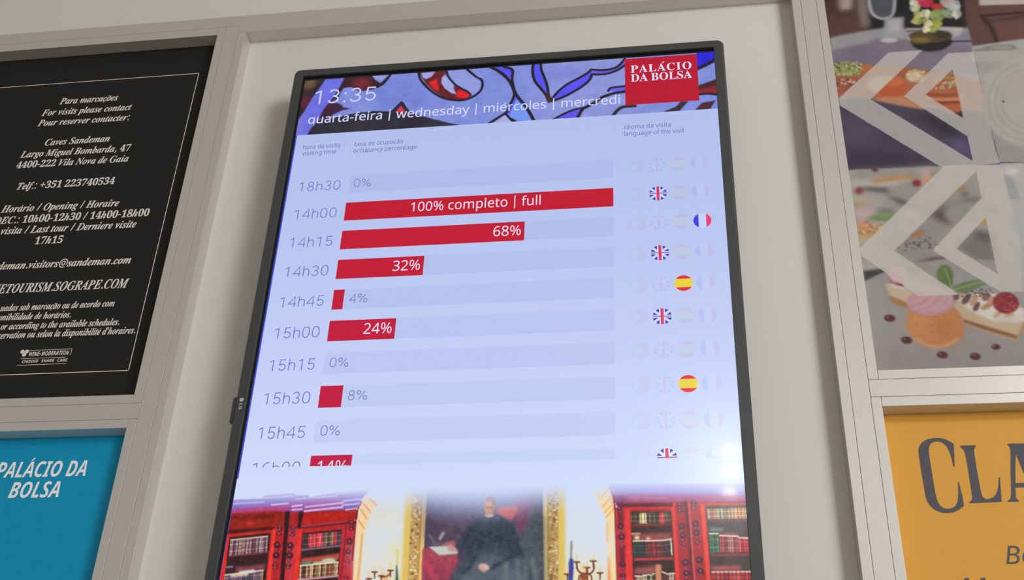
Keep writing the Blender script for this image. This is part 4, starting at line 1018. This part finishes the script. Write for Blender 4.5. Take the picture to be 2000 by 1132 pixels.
for k in range(40):
    fc.oval((r_.uniform(175, 330), r_.uniform(500, 590)), r_.uniform(6, 18), r_.uniform(4, 8), r_.choice([(186, 150, 130), (120, 54, 40), (200, 180, 160), (140, 70, 50), (160, 90, 60)]), A, .8, .9, r_.uniform(-30, 30))
fc.poly([(440, 600), (560, 495), (620, 530), (635, 560), (620, 610), (560, 635), (480, 630)], (184, 84, 44), A, 1.2); fc.poly([(560, 495), (620, 530), (600, 550), (500, 560)], (206, 110, 64), A, 2.5, .7)
fc.poly([(400, 645), (480, 632), (620, 625), (760, 690), (740, 712), (560, 680)], (184, 120, 84), A, 1.8)
fc.oval((690, 495), 60, 40, (196, 170, 140), A, 2)
for k in range(50):
    fc.oval((r_.uniform(640, 780), r_.uniform(450, 530)), r_.uniform(4, 12), r_.uniform(3, 8), r_.choice([(176, 176, 110), (214, 190, 160), (150, 150, 80), (220, 200, 180)]), A, .7, .9, r_.uniform(-60, 60))
fc.poly([(640, 540), (700, 530), (680, 580), (630, 610)], (176, 92, 60), A, 2)
fc.poly([(760, 600), (960, 480), (1000, 760), (860, 720), (780, 640)], (170, 92, 60), A, 2)
for k in range(36):
    fc.oval((r_.uniform(820, 960), r_.uniform(500, 580)), r_.uniform(6, 14), r_.uniform(4, 9), r_.choice([(150, 150, 80), (196, 180, 150), (110, 104, 60), (190, 150, 120)]), A, .8, .9, r_.uniform(-60, 60))
for y0, c_ in ((610, (148, 66, 36)), (640, (196, 130, 96)), (660, (140, 56, 32)), (690, (176, 90, 52))): fc.line([(770, y0), (860, y0+8), (980, y0+4)], 5, c_, A, 1.2, .9)
fc.poly([(930, 740), (1000, 720), (1000, 765)], (60, 44, 40), A, 1.5)
# --- lower photograph: plates of dessert
fc.poly([(130, 130), (870, 98), (900, 96), (1600, 76), (1700, 1400), (270, 1400)], (150, 146, 144), B, 1)
fc.poly([(160, 140), (870, 102), (840, 160), (700, 250), (640, 420), (420, 460), (240, 260)], (142, 138, 134), B, 6)
fc.poly([(165, 215), (430, 190), (640, 170), (600, 230), (440, 275), (250, 262), (180, 250)], (172, 166, 158), B, 4)
fc.poly([(240, 265), (450, 270), (470, 300), (400, 310), (280, 290)], (72, 70, 74), B, 3); fc.poly([(440, 275), (470, 330), (600, 370), (640, 400), (560, 400), (450, 330)], (86, 84, 86), B, 3)
fc.poly([(330, 205), (480, 180), (670, 162), (680, 186), (520, 210), (350, 235)], (184, 126, 72), B, 3); fc.oval((690, 232), 34, 28, (132, 34, 46), B, 1.8); fc.oval((360, 128), 24, 12, (104, 30, 44), B, 1.5)
fc.oval((770, 205), 44, 28, (214, 140, 96), B, 4); fc.oval((760, 150), 46, 34, (206, 160, 160), B, 5, .8); fc.oval((820, 165), 34, 16, (130, 140, 80), B, 3, .9)
fc.oval((235, 295), 34, 30, (132, 36, 50), B, 1.8); fc.poly([(195, 385), (310, 378), (318, 400), (200, 420)], (176, 112, 56), B, 3)
fc.poly([(220, 300), (440, 310), (470, 400), (360, 450), (210, 420)], (164, 158, 154), B, 7, .7); fc.poly([(195, 340), (300, 330), (310, 378), (198, 385)], (178, 156, 126), B, 4, .8)
fc.poly([(360, 455), (420, 430), (560, 470), (420, 480)], (104, 98, 100), B, 4); fc.poly([(205, 450), (340, 440), (370, 480), (280, 520), (215, 500)], (196, 156, 156), B, 5)
fc.poly([(270, 510), (360, 485), (420, 475), (520, 480), (480, 530), (380, 525)], (104, 128, 66), B, 3); fc.oval((440, 490), 60, 18, (126, 150, 84), B, 3)
fc.poly([(220, 560), (300, 540), (420, 560), (400, 640), (250, 660), (225, 640)], (176, 134, 96), B, 3)
for k in range(60):
    fc.oval((r_.uniform(225, 430), r_.uniform(540, 650)), r_.uniform(5, 16), r_.uniform(4, 9), r_.choice([(206, 140, 90), (160, 110, 66), (214, 190, 160), (150, 90, 50), (200, 176, 140)]), B, 1, .85, r_.uniform(-40, 40))
fc.oval((255, 560), 40, 24, (214, 130, 90), B, 3); fc.poly([(230, 650), (380, 640), (320, 700), (240, 710)], (170, 156, 130), B, 3); fc.line([(250, 645), (350, 628)], 4, (196, 140, 70), B, 1.5, .9)
fc.poly([(640, 400), (900, 330), (1200, 300), (1200, 340), (900, 400), (780, 500), (600, 480)], (128, 122, 122), B, 5, .8)
fc.poly([(840, 440), (980, 395), (1130, 345), (1200, 345), (1180, 370), (1000, 405), (930, 450), (920, 510), (1000, 560), (900, 560), (790, 500)], (82, 74, 76), B, 4)
fc.poly([(1030, 260), (1150, 160), (1200, 330), (1000, 350), (900, 380)], (142, 138, 134), B, 4, .9); fc.poly([(990, 300), (1060, 245), (1080, 265), (1060, 290), (1010, 300)], (168, 112, 54), B, 2.5); fc.oval((1070, 320), 30, 16, (86, 78, 78), B, 3)
fc.poly([(800, 330), (1020, 280), (940, 330), (700, 380)], (196, 166, 130), B, 6, .8); fc.oval((1000, 175), 40, 22, (110, 100, 100), B, 4, .7)
fc.oval((1060, 460), 150, 90, (138, 134, 132), B, 4, .9); fc.oval((1250, 415), 60, 40, (120, 106, 108), B, 5, .7); fc.oval((1290, 360), 60, 40, (226, 170, 130), B, 8, .5)
fc.poly([(500, 770), (620, 660), (800, 500), (960, 580), (860, 700), (820, 760), (900, 810), (760, 860), (660, 870)], (134, 130, 130), B, 5, .9)
fc.poly([(620, 650), (730, 598), (745, 620), (730, 645), (640, 660)], (166, 106, 46), B, 2.5); fc.poly([(300, 740), (640, 650), (620, 680), (280, 760)], (186, 130, 110), B, 4, .6)
for k in range(50):
    fc.oval((r_.gauss(720, 75), r_.gauss(715, 30)), r_.uniform(4, 14), r_.uniform(3, 7), r_.choice([(78, 60, 62), (96, 80, 82), (60, 48, 52), (120, 104, 104)]), B, .8, .8, r_.uniform(-30, 30))
fc.oval((640, 480), 54, 44, (206, 150, 160), B, 3, .9)
fc.poly([(660, 858), (800, 820), (900, 810), (930, 830), (780, 845)], (72, 64, 66), B, 2, .9)
fc.poly([(1000, 755), (1060, 680), (1160, 600), (1290, 640), (1330, 950), (1180, 850)], (112, 108, 108), B, 5); fc.poly([(1120, 610), (1280, 630), (1290, 690), (1180, 680)], (70, 66, 68), B, 6, .8)
fc.poly([(1190, 540), (1235, 505), (1250, 565), (1215, 565)], (190, 130, 66), B, 2)
fc.poly([(260, 830), (420, 900), (440, 940), (280, 920)], (156, 152, 152), B, 5); fc.poly([(265, 925), (430, 905), (440, 935), (300, 1000), (280, 1010)], (56, 58, 62), B, 1.8)
# the front plate and its dessert
fc.poly([(205, 285), (280, 240), (370, 205), (560, 150), (900, 100), (1700, 130), (1700, 1400), (330, 1400)], (142, 137, 138), Cc, 1.5)
fc.poly([(200, 290), (400, 400), (300, 950), (280, 960)], (152, 150, 152), Cc, 16, .6)
fc.poly([(300, 800), (1500, 720), (1500, 1100), (310, 1100)], (132, 126, 128), Cc, 24, .6)
fc.poly([(380, 230), (500, 290), (510, 330), (440, 300), (400, 280)], (112, 30, 44), Cc, 1.2)
fc.poly([(360, 290), (460, 320), (560, 360), (640, 420), (560, 470), (400, 400), (370, 330)], (186, 166, 136), Cc, 1.8); fc.poly([(390, 300), (520, 330), (540, 350), (420, 325)], (206, 196, 186), Cc, 1.5); fc.poly([(392, 392), (470, 425), (560, 455), (560, 492), (470, 475), (400, 430)], (160, 112, 66), Cc, 1.5)
fc.oval((460, 225), 80, 70, (206, 150, 160), Cc, 1.5); fc.poly([(480, 250), (600, 260), (760, 310), (900, 390), (620, 400), (520, 330)], (196, 166, 156), Cc, 3)
fc.poly([(940, 420), (1010, 400), (1230, 380), (1460, 520), (1460, 620), (1400, 735), (960, 580), (900, 480)], (176, 160, 138), Cc, 1.2)
fc.poly([(900, 455), (960, 450), (1010, 500), (1250, 590), (1400, 600), (1430, 620), (1405, 700), (1200, 640), (970, 560)], (182, 160, 126), Cc, 1.5)
fc.poly([(970, 575), (1180, 640), (1400, 705), (1404, 738), (1200, 680), (985, 610)], (134, 86, 56), Cc, 1.2); fc.line([(990, 615), (1200, 690), (1390, 745)], 3, (176, 136, 96), Cc, 1.2, .9); fc.poly([(1400, 705), (1460, 590), (1470, 650), (1406, 735)], (164, 130, 92), Cc, 1)
fc.poly([(900, 410), (1000, 385), (1200, 375), (1260, 390), (1460, 500), (1460, 590), (1400, 600), (1200, 590), (1050, 520), (960, 450)], (200, 192, 186), Cc, 1.5); fc.poly([(1200, 520), (1440, 560), (1400, 600), (1220, 590)], (186, 176, 166), Cc, 3, .8)
for cx, cy, rx, ry, a_, c_ in ((920, 405, 34, 22, -20, (98, 66, 62)), (1000, 420, 50, 26, -50, (92, 62, 60)), (1060, 430, 50, 24, -55, (176, 130, 100)), (1080, 480, 42, 22, -60, (96, 64, 60)), (1150, 400, 46, 34, 0, (122, 86, 80)), (1170, 470, 60, 22, -30, (164, 120, 90)), (1200, 430, 36, 30, -60, (180, 130, 100)), (1250, 535, 44, 18, -40, (186, 142, 100)), (960, 400, 26, 16, -50, (190, 150, 120)), (1110, 415, 26, 16, -50, (206, 180, 160)), (1340, 545, 40, 14, -10, (186, 142, 100))):
    fc.oval((cx, cy), rx, ry, c_, Cc, 1, .95, a_)
for k in range(40): fc.oval((r_.gauss(1080, 60), r_.gauss(368, 18)), r_.uniform(3, 9), r_.uniform(3, 7), (58, 46, 48), Cc, .6, .9)
fc.oval((1312, 450), 104, 84, (134, 38, 46), Cc, 1, 1, 8)
for k in range(120):
    a_ = r_.uniform(0, 6.283); q_ = math.sqrt(r_.random())*.92
    fc.oval((1312+100*q_*math.cos(a_), 450+80*q_*math.sin(a_)), 8, 7, r_.choice([(158, 56, 62), (116, 26, 38), (176, 76, 80), (126, 32, 42)]), Cc, .6, .8)
fc.oval((830, 225), 66, 76, (92, 116, 66), Cc, 1.0, 1, 0); fc.poly([(850, 180), (890, 230), (895, 290), (885, 335), (860, 320), (830, 290)], (84, 108, 60), Cc, 1); fc.line([(830, 180), (860, 250), (880, 330)], 2, (130, 150, 100), Cc, .7, .8)
fc.poly([(890, 325), (960, 290), (1060, 270), (1140, 265), (1160, 298), (1080, 330), (990, 375), (920, 360)], (96, 118, 74), Cc, 1); fc.line([(910, 345), (1020, 310), (1140, 282)], 2, (140, 156, 110), Cc, .7, .8)
fc.poly([(530, 640), (545, 540), (560, 500), (640, 480), (800, 490), (905, 490), (950, 530), (972, 600), (975, 660), (985, 700), (940, 740), (890, 775), (800, 798), (720, 795), (640, 770), (580, 720)], (186, 118, 68), Cc, 1.2, 1, True)
fc.oval((640, 620), 90, 110, (206, 144, 82), Cc, 12, .8); fc.oval((820, 680), 130, 90, (176, 106, 66), Cc, 14, .8); fc.line([(600, 730), (700, 785), (820, 790), (940, 735)], 4, (206, 146, 96), Cc, 1.5, .8)
for k in range(120): fc.oval((r_.gauss(770, 90), r_.gauss(620, 70)), r_.uniform(3, 9), r_.uniform(3, 8), r_.choice([(170, 98, 56), (206, 140, 84), (160, 92, 54)]), Cc, .8, .5)
fc.poly([(530, 450), (545, 395), (600, 370), (760, 360), (870, 385), (895, 430), (880, 490), (800, 535), (700, 548), (600, 525), (550, 490)], (184, 136, 146), Cc, 1.2, 1, True)
for P in ([(560, 470), (640, 440), (720, 380)], [(590, 510), (690, 480), (780, 395)], [(650, 530), (760, 500), (850, 410)], [(750, 530), (840, 490), (885, 430)]): fc.line(P, 6, (164, 116, 130), Cc, 2, .7); fc.line([(x, y_-14) for x, y_ in P], 4, (206, 164, 172), Cc, 2, .6)
for cx, cy in ((395, 570), (528, 744), (810, 860), (1070, 872), (1233, 797)):
    w_ = 1.0 if cx < 1200 else .8
    fc.oval((cx, cy), 44*w_, 28*w_, (84, 40, 44), Cc, .9, 1, 6); fc.oval((cx-14, cy-8), 6, 5, (176, 150, 150), Cc, .6, .9)
# --- pale translucent chevrons and overlay panels
PALEW = (188, 184, 179)
def veil(P, t, al=.74, c_=PALEW, hole=None): fc.poly(P, c_, t, 0, al, False, hole)
# upper pair
veil([(520, 340), (738, 326), (402, 645), (1065, 1045), (1240, 1050), (1245, 1060), (880, 1090), (850, 1080), (200, 685), (193, 640)], A)
veil([(905, 345), (1068, 338), (1105, 500), (1160, 740), (1210, 960), (1240, 1052), (1066, 1047), (1030, 885), (618, 625)], A, hole=[(935, 450), (1003, 768), (760, 615)])
# right panel with the round plate
veil([(1068, 338), (1300, 325), (2000, 300), (2000, 1060), (1240, 1052), (1160, 740), (1100, 470)], A, .78, (160, 160, 155))
fc.oval((1450, 660), 330, 300, (164, 164, 158), A, 3, .9)
for k, q_ in enumerate((.86, .72, .60)): fc.line([(1450+330*q_*math.cos(a_), 660+300*q_*math.sin(a_)) for a_ in np.linspace(1.6, 4.4, 16)], 3, (148, 147, 142), A, 1.5, .8)
fc.oval((1400, 540), 110, 110, (168, 154, 148), A, 12, .7); fc.oval((1265, 660), 7, 7, (70, 70, 76), A, .5)
# lower pair
veil([(900, 96), (1150, 88), (1155, 140), (512, 765), (1025, 1112), (705, 1125), (255, 805), (240, 745), (890, 112)], B)
veil([(1200, 350), (1232, 505), (1000, 750), (1330, 950), (1340, 1080), (1250, 1030), (815, 762)], B)
veil([(1150, 88), (1340, 86), (1380, 150), (1510, 700), (1520, 1090), (1340, 1085), (1330, 950), (1235, 505), (1200, 350)], B, .7)
veil([(1340, 74), (1800, 60), (1800, 1095), (1520, 1090), (1380, 160)], B, .72, (168, 170, 172))
fc.poly([(1370, 150), (1440, 180), (1505, 355), (1420, 355)], (142, 142, 150), B, 1, .8); fc.poly([(1460, 470), (1540, 440), (1600, 600), (1480, 600)], (160, 164, 170), B, 2, .8); fc.oval((1440, 140), 60, 26, (206, 206, 206), B, 4, .7)
fc.add_noise(1.6, 1.4); fc.add_noise(1.5, 9)
fc.img = (fc.img*.86+fc.img.mean(2, keepdims=True)*.14)*.93
# the montage goes on to the right, out of the frame
_m = int(round((XR[1]-.006-fc.x1)/fc.res)); _q = int(round(.06/fc.res))
fc.img = np.concatenate([fc.img[:, :fc.w-_q], fc.img[:, :fc.w-_q][:, ::-1][:, :_m+_q]], 1); fc.w = fc.img.shape[1]
obj('printed_photo', fc.mesh(), M_PRINT, fp)
